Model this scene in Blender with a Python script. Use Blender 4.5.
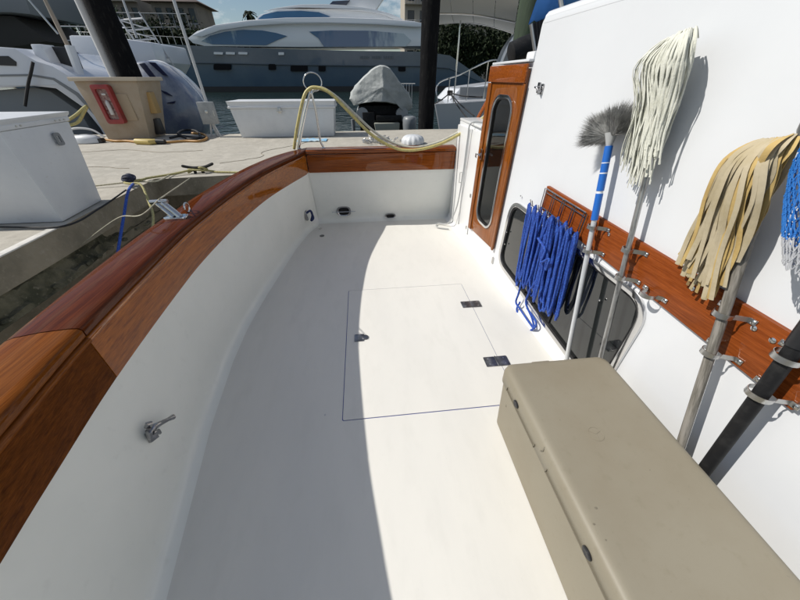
import bpy, bmesh, math, random
from mathutils import Vector, Matrix, noise
from mathutils.geometry import tessellate_polygon
random.seed(7)
PI = math.pi
scene = bpy.context.scene
for o in list(bpy.data.objects): bpy.data.objects.remove(o)

# ------------------------------------------------------------------ camera
CAM = Vector((0, 0, 1.65)); PITCH = math.radians(36.5014); YAW = math.radians(6.2693)
Dv = Vector((math.sin(YAW)*math.cos(PITCH), math.cos(YAW)*math.cos(PITCH), -math.sin(PITCH)))
Rv = Vector((math.cos(YAW), -math.sin(YAW), 0)); Uv = Rv.cross(Dv)
cam = bpy.data.cameras.new('camera'); camo = bpy.data.objects.new('camera', cam)
scene.collection.objects.link(camo); scene.camera = camo
cam.lens = 13.5; cam.sensor_width = 36; cam.clip_start = .02; cam.clip_end = 5000
m = Matrix((Rv, Uv, -Dv)).transposed().to_4x4(); m.translation = CAM; camo.matrix_world = m

# ------------------------------------------------------------------ light
world = bpy.data.worlds.new('World'); scene.world = world; world.use_nodes = True
wt = world.node_tree; wt.nodes.clear()
SUN = Vector((-1, .10, 1.0)).normalized()
SKY_STRENGTH = .078
def N(t, ty, **k):
    n = t.nodes.new(ty)
    for a, b in k.items():
        if a in n.inputs.keys() if isinstance(a, str) else False: n.inputs[a].default_value = b
        else: setattr(n, a, b)
    return n
wo = wt.nodes.new('ShaderNodeOutputWorld'); bg = wt.nodes.new('ShaderNodeBackground'); bg2 = wt.nodes.new('ShaderNodeBackground')
sky = wt.nodes.new('ShaderNodeTexSky'); sky.sky_type = 'NISHITA'; sky.sun_disc = False
sky.sun_elevation = math.asin(SUN.z); sky.sun_rotation = math.atan2(SUN.x, SUN.y)
bg.inputs[1].default_value = SKY_STRENGTH
bg2.inputs[0].default_value = (.92, .92, .90, 1); bg2.inputs[1].default_value = .95
sky.dust_density = .4; sky.ozone_density = 2.2; sky.air_density = 1.1
tc = wt.nodes.new('ShaderNodeTexCoord'); mp = wt.nodes.new('ShaderNodeMapping'); mp.inputs['Scale'].default_value = (1, 1, 2.2)
nz = wt.nodes.new('ShaderNodeTexNoise'); nz.inputs['Scale'].default_value = 3.4; nz.inputs['Detail'].default_value = 9; nz.inputs['Roughness'].default_value = .62
cr = wt.nodes.new('ShaderNodeValToRGB'); cr.color_ramp.elements[0].position = .50; cr.color_ramp.elements[1].position = .61
cr.color_ramp.elements[1].color = (.85, .85, .85, 1)
mx = wt.nodes.new('ShaderNodeMixShader')
L = wt.links.new
L(tc.outputs['Generated'], mp.inputs[0]); L(mp.outputs[0], nz.inputs['Vector']); L(nz.outputs[0], cr.inputs[0])
L(sky.outputs[0], bg.inputs[0]); L(cr.outputs[0], mx.inputs[0]); L(bg.outputs[0], mx.inputs[1]); L(bg2.outputs[0], mx.inputs[2]); L(mx.outputs[0], wo.inputs[0])
sl = bpy.data.lights.new('sun', 'SUN'); sl.energy = 4.35; sl.angle = math.radians(.53); sl.color = (1, .955, .88)
so = bpy.data.objects.new('sun', sl); scene.collection.objects.link(so); so.rotation_euler = SUN.to_track_quat('Z', 'Y').to_euler(); so.location = (-6, 2, 8)
scene.view_settings.view_transform = 'Standard'; scene.view_settings.look = 'None'
scene.view_settings.exposure = 0.0; scene.view_settings.gamma = 1
scene.render.engine = 'CYCLES'

# ------------------------------------------------------------------ measuring helpers (photo ray met with a real plane)
def ray(x, y): return Dv + Rv*((x-400)/300) - Uv*((y-300)/300)
def atY(x, y, Y): v = ray(x, y); return CAM + v*((Y-CAM.y)/v.y)
def atZ(x, y, Z): v = ray(x, y); return CAM + v*((Z-CAM.z)/v.z)
def wall(s, z, off=0): return Vector((1.41-.0588*s-off, s, z))
def atW(x, y, off=0):
    v = ray(x, y); n = Vector((1, .0588, 0)); return CAM + v*(((1.41-off)-CAM.dot(n))/v.dot(n))

# ------------------------------------------------------------------ materials
MATS = {}
def mat(name, col, rough=.5, metal=0, coat=0, bump=None, var=None, spec=.5, scale=(1,1,1), coat_rough=.03, alpha=None, sheen=0, trans=0, rot=0):
    """bump=(scale,strength,distance); var=(scale, colour2, low, high)"""
    if name in MATS: return MATS[name]
    M = bpy.data.materials.new(name); M.use_nodes = True; t = M.node_tree; b = t.nodes['Principled BSDF']
    b.inputs['Base Color'].default_value = (*col, 1); b.inputs['Roughness'].default_value = rough; b.inputs['Metallic'].default_value = metal
    b.inputs['Coat Weight'].default_value = coat; b.inputs['Coat Roughness'].default_value = coat_rough
    b.inputs['Specular IOR Level'].default_value = spec; b.inputs['Transmission Weight'].default_value = trans
    if alpha is not None: b.inputs['Alpha'].default_value = alpha
    co = t.nodes.new('ShaderNodeTexCoord'); mpn = t.nodes.new('ShaderNodeMapping'); mpn.inputs['Scale'].default_value = scale
    if rot:
        m0 = t.nodes.new('ShaderNodeMapping'); m0.inputs['Rotation'].default_value = (rot, 0, 0); t.links.new(co.outputs['Object'], m0.inputs[0]); t.links.new(m0.outputs[0], mpn.inputs[0])
    else: t.links.new(co.outputs['Object'], mpn.inputs[0])
    if var:
        vs = var if isinstance(var, list) else [var]
        prev = None
        for v in vs:
            n = t.nodes.new('ShaderNodeTexNoise'); n.inputs['Scale'].default_value = v[0]; n.inputs['Detail'].default_value = 7; n.inputs['Roughness'].default_value = .6
            t.links.new(mpn.outputs[0], n.inputs['Vector'])
            r = t.nodes.new('ShaderNodeMapRange'); r.inputs[1].default_value = v[2]; r.inputs[2].default_value = v[3]; t.links.new(n.outputs[0], r.inputs[0])
            x = t.nodes.new('ShaderNodeMix'); x.data_type = 'RGBA'
            if prev: t.links.new(prev, x.inputs[6])
            else: x.inputs[6].default_value = (*col, 1)
            x.inputs[7].default_value = (*v[1], 1); t.links.new(r.outputs[0], x.inputs[0]); prev = x.outputs[2]
        t.links.new(prev, b.inputs['Base Color'])
    if bump:
        n = t.nodes.new('ShaderNodeTexNoise'); n.inputs['Scale'].default_value = bump[0]; n.inputs['Detail'].default_value = 5
        t.links.new(mpn.outputs[0], n.inputs['Vector'])
        bp = t.nodes.new('ShaderNodeBump'); bp.inputs['Strength'].default_value = bump[1]; bp.inputs['Distance'].default_value = bump[2]
        t.links.new(n.outputs[0], bp.inputs['Height']); t.links.new(bp.outputs[0], b.inputs['Normal'])
        if coat: t.links.new(bp.outputs[0], b.inputs['Coat Normal'])
    MATS[name] = M; return M

def wood(name, c1, c2, scale, coat_bump=.25, rough=.38, gscale=9, coatr=.05, coatw=.8):
    M = bpy.data.materials.new(name); M.use_nodes = True; t = M.node_tree; b = t.nodes['Principled BSDF']; lk = t.links.new
    co = t.nodes.new('ShaderNodeTexCoord'); a = t.nodes.new('ShaderNodeMapping'); a.inputs['Scale'].default_value = scale; lk(co.outputs['Object'], a.inputs[0])
    n = t.nodes.new('ShaderNodeTexNoise'); n.inputs['Scale'].default_value = gscale; n.inputs['Detail'].default_value = 8; n.inputs['Roughness'].default_value = .65; n.inputs['Distortion'].default_value = .4; lk(a.outputs[0], n.inputs['Vector'])
    n2 = t.nodes.new('ShaderNodeTexNoise'); n2.inputs['Scale'].default_value = gscale*4; n2.inputs['Detail'].default_value = 6; lk(a.outputs[0], n2.inputs['Vector'])
    r = t.nodes.new('ShaderNodeValToRGB'); r.color_ramp.elements[0].position = .30; r.color_ramp.elements[1].position = .70
    r.color_ramp.elements[0].color = (*c1, 1); r.color_ramp.elements[1].color = (*c2, 1); lk(n.outputs[0], r.inputs[0])
    x = t.nodes.new('ShaderNodeMix'); x.data_type = 'RGBA'; x.blend_type = 'MULTIPLY'; x.inputs[0].default_value = .55
    r2 = t.nodes.new('ShaderNodeValToRGB'); r2.color_ramp.elements[0].color = (.55, .5, .48, 1); r2.color_ramp.elements[0].position = .35; r2.color_ramp.elements[1].position = .6; lk(n2.outputs[0], r2.inputs[0])
    lk(r.outputs[0], x.inputs[6]); lk(r2.outputs[0], x.inputs[7])
    # blotchy worn varnish
    n3 = t.nodes.new('ShaderNodeTexNoise'); n3.inputs['Scale'].default_value = 3.2; n3.inputs['Detail'].default_value = 5; lk(co.outputs['Object'], n3.inputs['Vector'])
    r3 = t.nodes.new('ShaderNodeMapRange'); r3.inputs[1].default_value = .42; r3.inputs[2].default_value = .62; r3.inputs[3].default_value = coatr; r3.inputs[4].default_value = coatr*2.0; lk(n3.outputs[0], r3.inputs[0])
    lk(x.outputs[2], b.inputs['Base Color']); lk(r3.outputs[0], b.inputs['Coat Roughness'])
    b.inputs['Roughness'].default_value = rough; b.inputs['Specular IOR Level'].default_value = .0; b.inputs['Coat Weight'].default_value = coatw; b.inputs['Coat IOR'].default_value = 1.75 if coatw == 1 else 1.5
    n4 = t.nodes.new('ShaderNodeTexNoise'); n4.inputs['Scale'].default_value = 5; n4.inputs['Detail'].default_value = 2; lk(co.outputs['Object'], n4.inputs['Vector'])
    bp = t.nodes.new('ShaderNodeBump'); bp.inputs['Strength'].default_value = coat_bump; bp.inputs['Distance'].default_value = .012; lk(n4.outputs[0], bp.inputs['Height'])
    bp2 = t.nodes.new('ShaderNodeBump'); bp2.inputs['Strength'].default_value = .25; bp2.inputs['Distance'].default_value = .0012; lk(n2.outputs[0], bp2.inputs['Height']); lk(bp.outputs[0], bp2.inputs['Normal'])
    lk(bp.outputs[0], b.inputs['Coat Normal']); lk(bp2.outputs[0], b.inputs['Normal'])
    MATS[name] = M; return M

gel = mat('gelcoat', (.78, .78, .77), .28, coat=.3, bump=(5, .12, .004), var=[(2.2, (.74, .745, .745), .42, .75), (60, (.74, .74, .73), .55, .9)])
gelwall = mat('gelcoat_cabin', (.70, .715, .735), .32, coat=.3, bump=(3, .12, .004), var=[(1.7, (.665, .68, .70), .42, .75)])
liner = mat('gelcoat_liner', (.80, .81, .765), .30, coat=.25, bump=(4, .15, .004), var=[(3, (.76, .775, .73), .42, .7), (14, (.70, .71, .67), .60, .85)])
deckm = mat('nonskid_deck', (.725, .71, .665), .58, bump=(420, .35, .0012), scale=(1.6, .55, 1), var=[(1.3, (.68, .668, .63), .40, .70), (6, (.66, .648, .605), .50, .85), (70, (.56, .545, .50), .66, .85)], spec=.35)
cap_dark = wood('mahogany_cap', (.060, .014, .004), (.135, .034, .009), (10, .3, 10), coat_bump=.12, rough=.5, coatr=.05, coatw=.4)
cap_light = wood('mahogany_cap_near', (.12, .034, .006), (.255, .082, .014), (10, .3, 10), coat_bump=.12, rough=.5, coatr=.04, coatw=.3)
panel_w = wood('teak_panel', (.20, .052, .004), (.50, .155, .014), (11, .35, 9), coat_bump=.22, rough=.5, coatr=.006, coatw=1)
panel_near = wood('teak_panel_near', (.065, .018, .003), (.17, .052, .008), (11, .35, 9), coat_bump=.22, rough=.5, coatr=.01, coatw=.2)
panel_t = wood('teak_transom', (.15, .036, .006), (.36, .095, .014), (.35, 11, 11), coat_bump=.15, rough=.45, coatr=.015)
doorw = wood('teak_door', (.15, .042, .006), (.32, .100, .016), (10, 10, .35), coat_bump=.1, rough=.45, coatr=.04)
railw = wood('tool_board', (.17, .038, .008), (.32, .080, .017), (8, .3, 11), coat_bump=.08, rough=.45, coatr=.12, coatw=.4)
hookm = mat('weathered_chrome', (.33, .33, .34), .2, 1, bump=(30, .3, .003), var=(30, (.55, .55, .56), .5, .7))
chrome = mat('polished_steel', (.66, .66, .66), .12, 1, bump=(14, .05, .002))
steel = mat('dull_steel', (.55, .55, .54), .3, 1, bump=(40, .2, .002))
hingem = mat('dark_hinge', (.16, .16, .165), .3, .85, var=(14, (.35, .35, .36), .45, .7))
blackp = mat('black_plastic', (.018, .018, .02), .4)
blackr = mat('black_rubber', (.012, .012, .013), .6, spec=.25, var=(18, (.03, .03, .03), .5, .75))
seam = mat('blue_seam', (.04, .07, .35), .6)
glassd = mat('tinted_glass', (.012, .014, .014), .04, coat=.6, spec=.6, bump=(2.2, .06, .01))
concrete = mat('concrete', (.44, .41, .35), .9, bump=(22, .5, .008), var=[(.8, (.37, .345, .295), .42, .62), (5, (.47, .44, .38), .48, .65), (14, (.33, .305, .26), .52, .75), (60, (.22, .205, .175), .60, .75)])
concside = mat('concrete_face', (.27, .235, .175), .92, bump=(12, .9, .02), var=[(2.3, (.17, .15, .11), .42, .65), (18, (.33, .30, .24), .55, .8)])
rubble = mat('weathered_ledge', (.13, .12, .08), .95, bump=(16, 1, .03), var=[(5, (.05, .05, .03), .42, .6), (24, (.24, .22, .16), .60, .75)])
lipm = mat('pale_edge', (.66, .64, .60), .8, bump=(40, .5, .004), var=(12, (.4, .38, .33), .45, .7))
whiteplast = mat('white_fibreglass', (.66, .675, .69), .4, bump=(6, .1, .004), var=[(3, (.60, .615, .635), .42, .7), (30, (.52, .52, .5), .62, .8)])
tanbox = mat('tan_plaster', (.40, .325, .24), .8, bump=(30, .4, .004), var=[(4, (.36, .28, .19), .45, .7)])
tancool = mat('tan_cooler', (.252, .226, .170), .50, bump=(260, .25, .001), var=[(2.2, (.228, .198, .143), .42, .68), (26, (.215, .19, .135), .58, .85), (110, (.17, .15, .11), .66, .8)], spec=.35)
tandark = mat('cooler_shade_and_marks', (.17, .15, .11), .6)  # darker tan: painted groove shade, also gasket, scratches and dirt
redm = mat('red_cabinet', (.30, .025, .025), .4, coat=.3, var=(9, (.20, .02, .02), .45, .7))
redglass = mat('cabinet_window', (.32, .20, .18), .12, coat=.5, var=(20, (.15, .04, .04), .5, .62))
pilem = mat('tarred_pile', (.009, .009, .010), .9, spec=.1, bump=(14, .9, .02), scale=(1, 1, .25), var=(20, (.03, .03, .028), .55, .75))
greenpile = mat('green_pile', (.035, .055, .03), .85, bump=(14, .9, .02), scale=(1, 1, .2), var=(9, (.025, .04, .025), .42, .65))
pvc = mat('white_pipe', (.55, .55, .55), .5)
greym = mat('grey_box', (.33, .34, .34), .5, .2, var=(12, (.26, .27, .27), .45, .7))
greypole = mat('galvanised_pole', (.48, .49, .5), .4, .4)
hosey = mat('cream_hose', (.54, .46, .17), .45, var=(30, (.36, .31, .15), .45, .7))
hosew = mat('pale_hose', (.55, .54, .46), .45, var=(25, (.40, .39, .33), .45, .7))
ropeY = mat('yellow_rope', (.42, .38, .17), .8, bump=(220, .8, .003), var=(60, (.25, .22, .10), .45, .65))
ropeC = mat('cream_rope', (.50, .47, .36), .8, bump=(220, .8, .003), var=(60, (.3, .28, .2), .45, .65))
ropeB = mat('blue_rope', (.010, .05, .32), .55, bump=(230, 1, .006), var=(110, (.03, .13, .55), .48, .62))
ropeK = mat('black_rope', (.015, .015, .017), .7, bump=(160, .8, .003))
orangeh = mat('amber_cord', (.42, .22, .06), .5)
bluep = mat('blue_sleeve', (.015, .13, .50), .38)
bluetarp = mat('blue_canvas', (.045, .19, .55), .8, bump=(60, .3, .003))
alu = mat('pale_aluminium', (.62, .64, .66), .35, .35)
alud = mat('worn_aluminium', (.42, .42, .41), .3, .7, var=(50, (.18, .18, .18), .5, .65), scale=(1, 1, .15), rot=math.radians(14.5))
greywood = mat('weathered_wood_pole', (.27, .25, .22), .85, bump=(60, .8, .003), scale=(1, 1, .06), rot=math.radians(20.5), var=[(90, (.13, .12, .10), .45, .6), (8, (.36, .34, .31), .5, .7)])
mopw = mat('white_mop', (.66, .66, .58), .85, bump=(130, .6, .003), var=(14, (.50, .50, .41), .5, .8))
mopt = mat('chamois', (.52, .37, .14), .75, bump=(60, .5, .003), var=[(9, (.40, .27, .10), .42, .7)])
mopt2 = mat('chamois_pale', (.47, .40, .275), .8, bump=(60, .5, .003), var=[(9, (.38, .31, .18), .42, .7)])
mopt3 = mat('chamois_gap_shade', (.24, .15, .06), .8, bump=(60, .5, .003))  # inner strips coloured dark to paint shade into the gaps
bristle = mat('grey_bristle', (.24, .24, .23), .6, var=(40, (.44, .44, .42), .45, .7))
netb = mat('net_blue', (.02, .16, .50), .6); netw = mat('net_white', (.42, .43, .45), .6)
hookm = mat('weathered_chrome', (.33, .33, .34), .2, 1, bump=(30, .3, .003), var=(30, (.55, .55, .56), .5, .7))
coverm = mat('grey_cover', (.42, .44, .43), .8, bump=(6, .6, .05), var=(5, (.33, .35, .345), .45, .65))
navy = mat('navy_hull', (.055, .095, .145), .18, coat=.5, bump=(.15, .15, .3), var=(.12, (.075, .12, .165), .42, .62))
navylow = mat('navy_hull_low', (.035, .05, .075), .25, coat=.5)
boot = mat('boot_stripe', (.012, .012, .014), .5)
ywhite = mat('yacht_white', (.86, .87, .88), .25, coat=.3)
yglass = mat('yacht_glass', (.04, .13, .27), .06, coat=.3, bump=(.3, .3, .2), var=(.12, (.42, .52, .58), .55, .61), scale=(1, 1, .3))  # pale patches in the colour stand for reflections on the glass
boatw = mat('boat_white', (.66, .68, .72), .25, coat=.4, bump=(3, .1, .01))
boatg = mat('boat_grey', (.20, .215, .23), .4)
canvasg = mat('grey_canvas', (.62, .62, .59), .85)
darkint = mat('dark_interior', (.03, .028, .025), .8)
blind = mat('blind_slat', (.30, .27, .23), .7)
leafm = mat('leaves', (.035, .065, .018), .6, var=(.6, (.07, .10, .03), .42, .62))
leafd = mat('leaves_dark', (.012, .020, .009), .7, spec=.2, var=(.6, (.028, .040, .016), .42, .62))
bark = mat('bark', (.12, .09, .06), .9)
bwall = mat('building_wall', (.24, .21, .175), .85, var=(.3, (.19, .165, .14), .4, .65))
bwall2 = mat('building_wall_pale', (.40, .36, .30), .85)
roofm = mat('roof_tiles', (.10, .075, .065), .8)
winm = mat('building_glass', (.02, .025, .03), .1)
landm = mat('land', (.10, .11, .07), .95, var=(.05, (.16, .14, .10), .45, .65))
printm = mat('grey_print', (.20, .21, .22), .5)

# clear pane
def clear_glass(name, tint, op):
    M = bpy.data.materials.new(name); M.use_nodes = True; t = M.node_tree; t.nodes.clear()
    o = t.nodes.new('ShaderNodeOutputMaterial'); tr = t.nodes.new('ShaderNodeBsdfTransparent'); g = t.nodes.new('ShaderNodeBsdfGlossy'); d = t.nodes.new('ShaderNodeBsdfDiffuse')
    tr.inputs[0].default_value = (*tint, 1); g.inputs['Roughness'].default_value = .03; d.inputs[0].default_value = (.04, .04, .035, 1)
    a = t.nodes.new('ShaderNodeMixShader'); a.inputs[0].default_value = op; t.links.new(tr.outputs[0], a.inputs[1]); t.links.new(d.outputs[0], a.inputs[2])
    f = t.nodes.new('ShaderNodeFresnel'); f.inputs[0].default_value = 1.7
    c = t.nodes.new('ShaderNodeMixShader'); t.links.new(f.outputs[0], c.inputs[0]); t.links.new(a.outputs[0], c.inputs[1]); t.links.new(g.outputs[0], c.inputs[2])
    t.links.new(c.outputs[0], o.inputs[0]); MATS[name] = M; return M
pane_m = clear_glass('smoked_pane', (.80, .78, .72), .12)

# water
def water_mat():
    M = bpy.data.materials.new('harbour_water'); M.use_nodes = True; t = M.node_tree; b = t.nodes['Principled BSDF']
    b.inputs['Base Color'].default_value = (.012, .028, .022, 1); b.inputs['Roughness'].default_value = .06
    co = t.nodes.new('ShaderNodeTexCoord'); n = t.nodes.new('ShaderNodeTexNoise'); n.inputs['Scale'].default_value = 1.6; n.inputs['Detail'].default_value = 4
    n2 = t.nodes.new('ShaderNodeTexNoise'); n2.inputs['Scale'].default_value = .35
    mm = t.nodes.new('ShaderNodeMath'); mm.operation = 'ADD'
    t.links.new(co.outputs['Object'], n.inputs['Vector']); t.links.new(co.outputs['Object'], n2.inputs['Vector'])
    t.links.new(n.outputs[0], mm.inputs[0]); t.links.new(n2.outputs[0], mm.inputs[1])
    bp = t.nodes.new('ShaderNodeBump'); bp.inputs['Strength'].default_value = .7; bp.inputs['Distance'].default_value = .18
    t.links.new(mm.outputs[0], bp.inputs['Height']); t.links.new(bp.outputs[0], b.inputs['Normal']); return M
waterm = water_mat()

# ------------------------------------------------------------------ mesh builder
class MB:
    def __init__(s): s.v = []; s.f = []; s.mi = []; s.cm = 0
    def add(s, vs, fs):
        n = len(s.v); s.v += [Vector(v) for v in vs]; s.f += [tuple(i+n for i in f) for f in fs]; s.mi += [s.cm]*len(fs); return s
    def box(s, lo, hi, M=None):
        x0, y0, z0 = lo; x1, y1, z1 = hi
        vs = [Vector(p) for p in ((x0,y0,z0),(x1,y0,z0),(x1,y1,z0),(x0,y1,z0),(x0,y0,z1),(x1,y0,z1),(x1,y1,z1),(x0,y1,z1))]
        if M: vs = [M @ v for v in vs]
        return s.add(vs, [(0,3,2,1),(4,5,6,7),(0,1,5,4),(1,2,6,5),(2,3,7,6),(3,0,4,7)])
    def hexa(s, b, t):   # bottom 4, top 4
        return s.add(list(b)+list(t), [(0,3,2,1),(4,5,6,7),(0,1,5,4),(1,2,6,5),(2,3,7,6),(3,0,4,7)])
    def loft(s, rings, closed=True, caps=True):
        n = len(rings[0]); base = [p for r in rings for p in r]; fs = []
        for i in range(len(rings)-1):
            for j in range(n if closed else n-1):
                k = (j+1) % n; fs.append((i*n+j, i*n+k, (i+1)*n+k, (i+1)*n+j))
        if caps and closed: fs.append(tuple(range(n-1, -1, -1))); fs.append(tuple((len(rings)-1)*n+j for j in range(n)))
        return s.add(base, fs)
    def tube(s, pts, r, seg=8, caps=True, closed=False, flat=None, ref=None):
        pts = [Vector(p) for p in pts]; rings = []; n = len(pts)
        up = ref or Vector((.13, .2, 1)).normalized()
        prevx = None
        for i, p in enumerate(pts):
            a = pts[(i-1) % n] if (i > 0 or closed) else p; b = pts[(i+1) % n] if (i < n-1 or closed) else p
            d = (b-a); d = d.normalized() if d.length > 1e-9 else Vector((0,0,1))
            x = (prevx - d*prevx.dot(d)) if prevx is not None else d.cross(up)
            if x.length < 1e-4: x = d.cross(Vector((1,0,0)))
            x.normalize(); prevx = x; y = d.cross(x)
            rr = r[i] if isinstance(r, (list, tuple)) else r
            fl = flat or 1
            rings.append([p + x*math.cos(2*PI*k/seg)*rr + y*math.sin(2*PI*k/seg)*rr*fl for k in range(seg)])
        if closed: rings.append(rings[0]); caps = False
        return s.loft(rings, True, caps)
    def prism(s, outline, holes, fn, t0, t1):
        """outline/holes in 2D; fn(u,v,t) -> 3D; slab between t0 and t1"""
        loops = [outline]+list(holes)
        tris = tessellate_polygon([[Vector((p[0], p[1], 0)) for p in l] for l in loops])
        flat = [p for l in loops for p in l]; n = len(flat)
        vs = [fn(p[0], p[1], t0) for p in flat]+[fn(p[0], p[1], t1) for p in flat]
        fs = [tuple(t) for t in tris]+[tuple(i+n for i in reversed(t)) for t in tris]
        o = 0
        for l in loops:
            k = len(l)
            for i in range(k): j = (i+1) % k; fs.append((o+i, o+j, o+j+n, o+i+n))
            o += k
        return s.add(vs, fs)
    def lathe(s, prof, M, seg=20):
        rings = [[M @ Vector((r*math.cos(2*PI*k/seg), r*math.sin(2*PI*k/seg), z)) for k in range(seg)] for r, z in prof]
        return s.loft(rings)
    def build(s, name, material, parent=None, bevel=0, smooth=35, bseg=2, stuff=False, fixn=True):
        me = bpy.data.meshes.new(name); org = Vector(parent['org']) if parent is not None and 'org' in parent else Vector((0,0,0))
        me.from_pydata([v-org for v in s.v], [], s.f)
        for mm in (material if isinstance(material, (list, tuple)) else [material]): me.materials.append(mm)
        for p, i in zip(me.polygons, s.mi): p.material_index = i
        if fixn:
            bm = bmesh.new(); bm.from_mesh(me); bmesh.ops.recalc_face_normals(bm, faces=bm.faces)
            if bevel:
                ed = [e for e in bm.edges if len(e.link_faces) == 2 and e.calc_face_angle(0) > math.radians(32)]
                bmesh.ops.bevel(bm, geom=ed, offset=bevel, segments=bseg, affect='EDGES', profile=.6, clamp_overlap=True)
            bm.to_mesh(me); bm.free()
        if smooth:
            me.polygons.foreach_set('use_smooth', [True]*len(me.polygons)); me.set_sharp_from_angle(angle=math.radians(smooth))
        o = bpy.data.objects.new(name, me); scene.collection.objects.link(o)
        if parent is not None: o.parent = parent; o['org'] = tuple(org)
        if stuff: o['kind'] = 'stuff'
        return o
def thing(name, label, cat, loc=(0,0,0), group=None):
    o = bpy.data.objects.new(name, None); scene.collection.objects.link(o); o.location = loc; o.empty_display_size = .1
    o['label'] = label; o['category'] = cat; o['org'] = tuple(loc)
    if group: o['group'] = group
    return o
def tag(o, label, cat, group=None):
    o['label'] = label; o['category'] = cat
    if group: o['group'] = group
    return o
def struct(o): o['kind'] = 'structure'; return o
def piece(src, parent, M):
    c = src.copy(); scene.collection.objects.link(c); c.parent = parent; c.matrix_local = M; return c
def catmull(P, n=8):
    P = [Vector(p) for p in P]; out = []
    for i in range(len(P)-1):
        p0 = P[i-1] if i else P[0]*2-P[1]; p1 = P[i]; p2 = P[i+1]; p3 = P[i+2] if i+2 < len(P) else p2*2-p1
        for k in range(n):
            t = k/n; out.append(.5*((2*p1)+(p2-p0)*t+(2*p0-5*p1+4*p2-p3)*t*t+(3*p1-p0-3*p2+p3)*t**3))
    out.append(P[-1]); return out
def rrect(x0, y0, x1, y1, r, n=6):
    o = []
    for cx, cy, a in ((x1-r, y1-r, 0), (x0+r, y1-r, 90), (x0+r, y0+r, 180), (x1-r, y0+r, 270)):
        for k in range(n+1): t = math.radians(a+90*k/n); o.append((cx+r*math.cos(t), cy+r*math.sin(t)))
    return o
def rpoly(pts, r, n=5):
    o = []; k = len(pts)
    for i in range(k):
        p = Vector(pts[i]); a = (Vector(pts[i-1])-p).normalized(); b = (Vector(pts[(i+1) % k])-p).normalized()
        s = p+a*r; e = p+b*r
        for j in range(n+1):
            t = j/n; q = s*(1-t)**2+p*2*t*(1-t)+e*t*t; o.append((q.x, q.y))
    return o
def interp(tab, y):
    if y <= tab[0][0]: return tab[0][1]
    for (a, b), (c, d) in zip(tab, tab[1:]):
        if y <= c: return b+(d-b)*(y-a)/(c-a)
    return tab[-1][1]

WATER = -.42; DOCK = .6
# ================================================================== SETTING
b = MB(); b.add([(-3000,-3000,WATER),(3000,-3000,WATER),(3000,3000,WATER),(-3000,3000,WATER)], [(0,1,2,3)])
struct(b.build('water', waterm))
# far shore
b = MB(); b.add([(-1500,125,WATER-.5),(1500,125,WATER-.5),(1500,3000,WATER-.5),(-1500,3000,WATER-.5),(-1500,130,.5),(1500,130,.5),(1500,3000,2),(-1500,3000,2)], [(0,1,5,4),(4,5,6,7)])
struct(b.build('ground', landm))

# concrete dock: L-shaped, with lip, broken lower ledge
dock = MB()
def up(u, v, t): return Vector((u, v, t))
outline = [(-2.68, -6), (-2.70, 1.0), (-2.68, 2.7), (-2.71, 4.36), (-1.0, 4.56), (4.0, 4.70), (14, 4.9), (14, 8.35), (1.6, 8.6), (-3.2, 8.3), (-6.5, 8.6), (-14, 8.8), (-14, -6)]
N2 = []
for i, p in enumerate(outline):
    q = outline[(i+1) % len(outline)]; n = max(1, int((Vector(q)-Vector(p)).length/.28)) if i < 6 else 1
    for k in range(n): t = k/n; N2.append((p[0]+(q[0]-p[0])*t+(random.uniform(-.008, .008) if i < 6 else 0), p[1]+(q[1]-p[1])*t))
dock.prism(N2, [], up, DOCK-.22, DOCK)
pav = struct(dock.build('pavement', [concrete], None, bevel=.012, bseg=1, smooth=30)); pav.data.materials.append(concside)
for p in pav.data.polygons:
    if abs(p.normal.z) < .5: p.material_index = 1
# expansion joints: narrow dark grooves with raised slab strip
b = MB()
for x in (-8.5, 2.9): b.box((x, 4.9, DOCK+.001), (x+.012, 8.2, DOCK+.0045))
b.build('dock_joint', concside, pav)
for pts in (((-6.0, 6.6), (-5.1, 6.35), (-4.3, 6.5), (-3.5, 6.2), (-2.9, 6.3)), ((-2.2, 5.2), (-1.7, 5.6), (-1.75, 6.1), (-1.2, 6.8), (-1.1, 7.4)), ((-4.6, 4.9), (-4.0, 5.15), (-3.4, 5.0))):
    c_ = catmull([(x, y, DOCK+.0005) for x, y in pts], 6); b = MB(); b.tube([p+Vector((random.uniform(-.02, .02), random.uniform(-.02, .02), 0)) for p in c_], .006, 4); b.build('crack', concside, pav)
# pale lip on pier edge near the dock box
b = MB(); b.box((-2.74, -5.9, DOCK+.001), (-2.672, 2.74, DOCK+.012)); b.build('edge_strip', lipm, pav, bevel=.003)
# lower ledge (rough); undercut shaped to keep the gap below dark
b = MB(); rows = []
ny = 120
for i in range(ny+1):
    y = -3+i*(7.6/ny); row = []
    for j, (x, z) in enumerate(((-2.80, .40), (-2.72, .395), (-2.70, .35), (-2.69, .30), (-2.68, .26), (-2.66, .225), (-2.640, .205), (-2.70, .17), (-3.35, .10))):
        nn = noise.noise(Vector((y*3.1, j*1.3, 0)))*.055 + noise.noise(Vector((y*12, j*2.3, 5)))*.035
        nn *= 1 if 0 < j < 6 else .2
        row.append(Vector((x-.16*max(0, min(1, (y-2.6)))*(j > 1)+nn*.8, y, z+nn)))
    rows.append(row)
b.loft(rows, closed=False, caps=False)
struct(b.build('dock_ledge', rubble, None, smooth=25))
b = MB(); b.box((-14, -6, -1.5), (-3.4, 8.3, DOCK-.223)); b.box((-3.395, 4.9, -1.5), (14, 8.25, DOCK-.223)); b.box((-3.395, -6, .11), (-2.81, 4.895, DOCK-.224)); struct(b.build('dock_foundation', concside))
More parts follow.
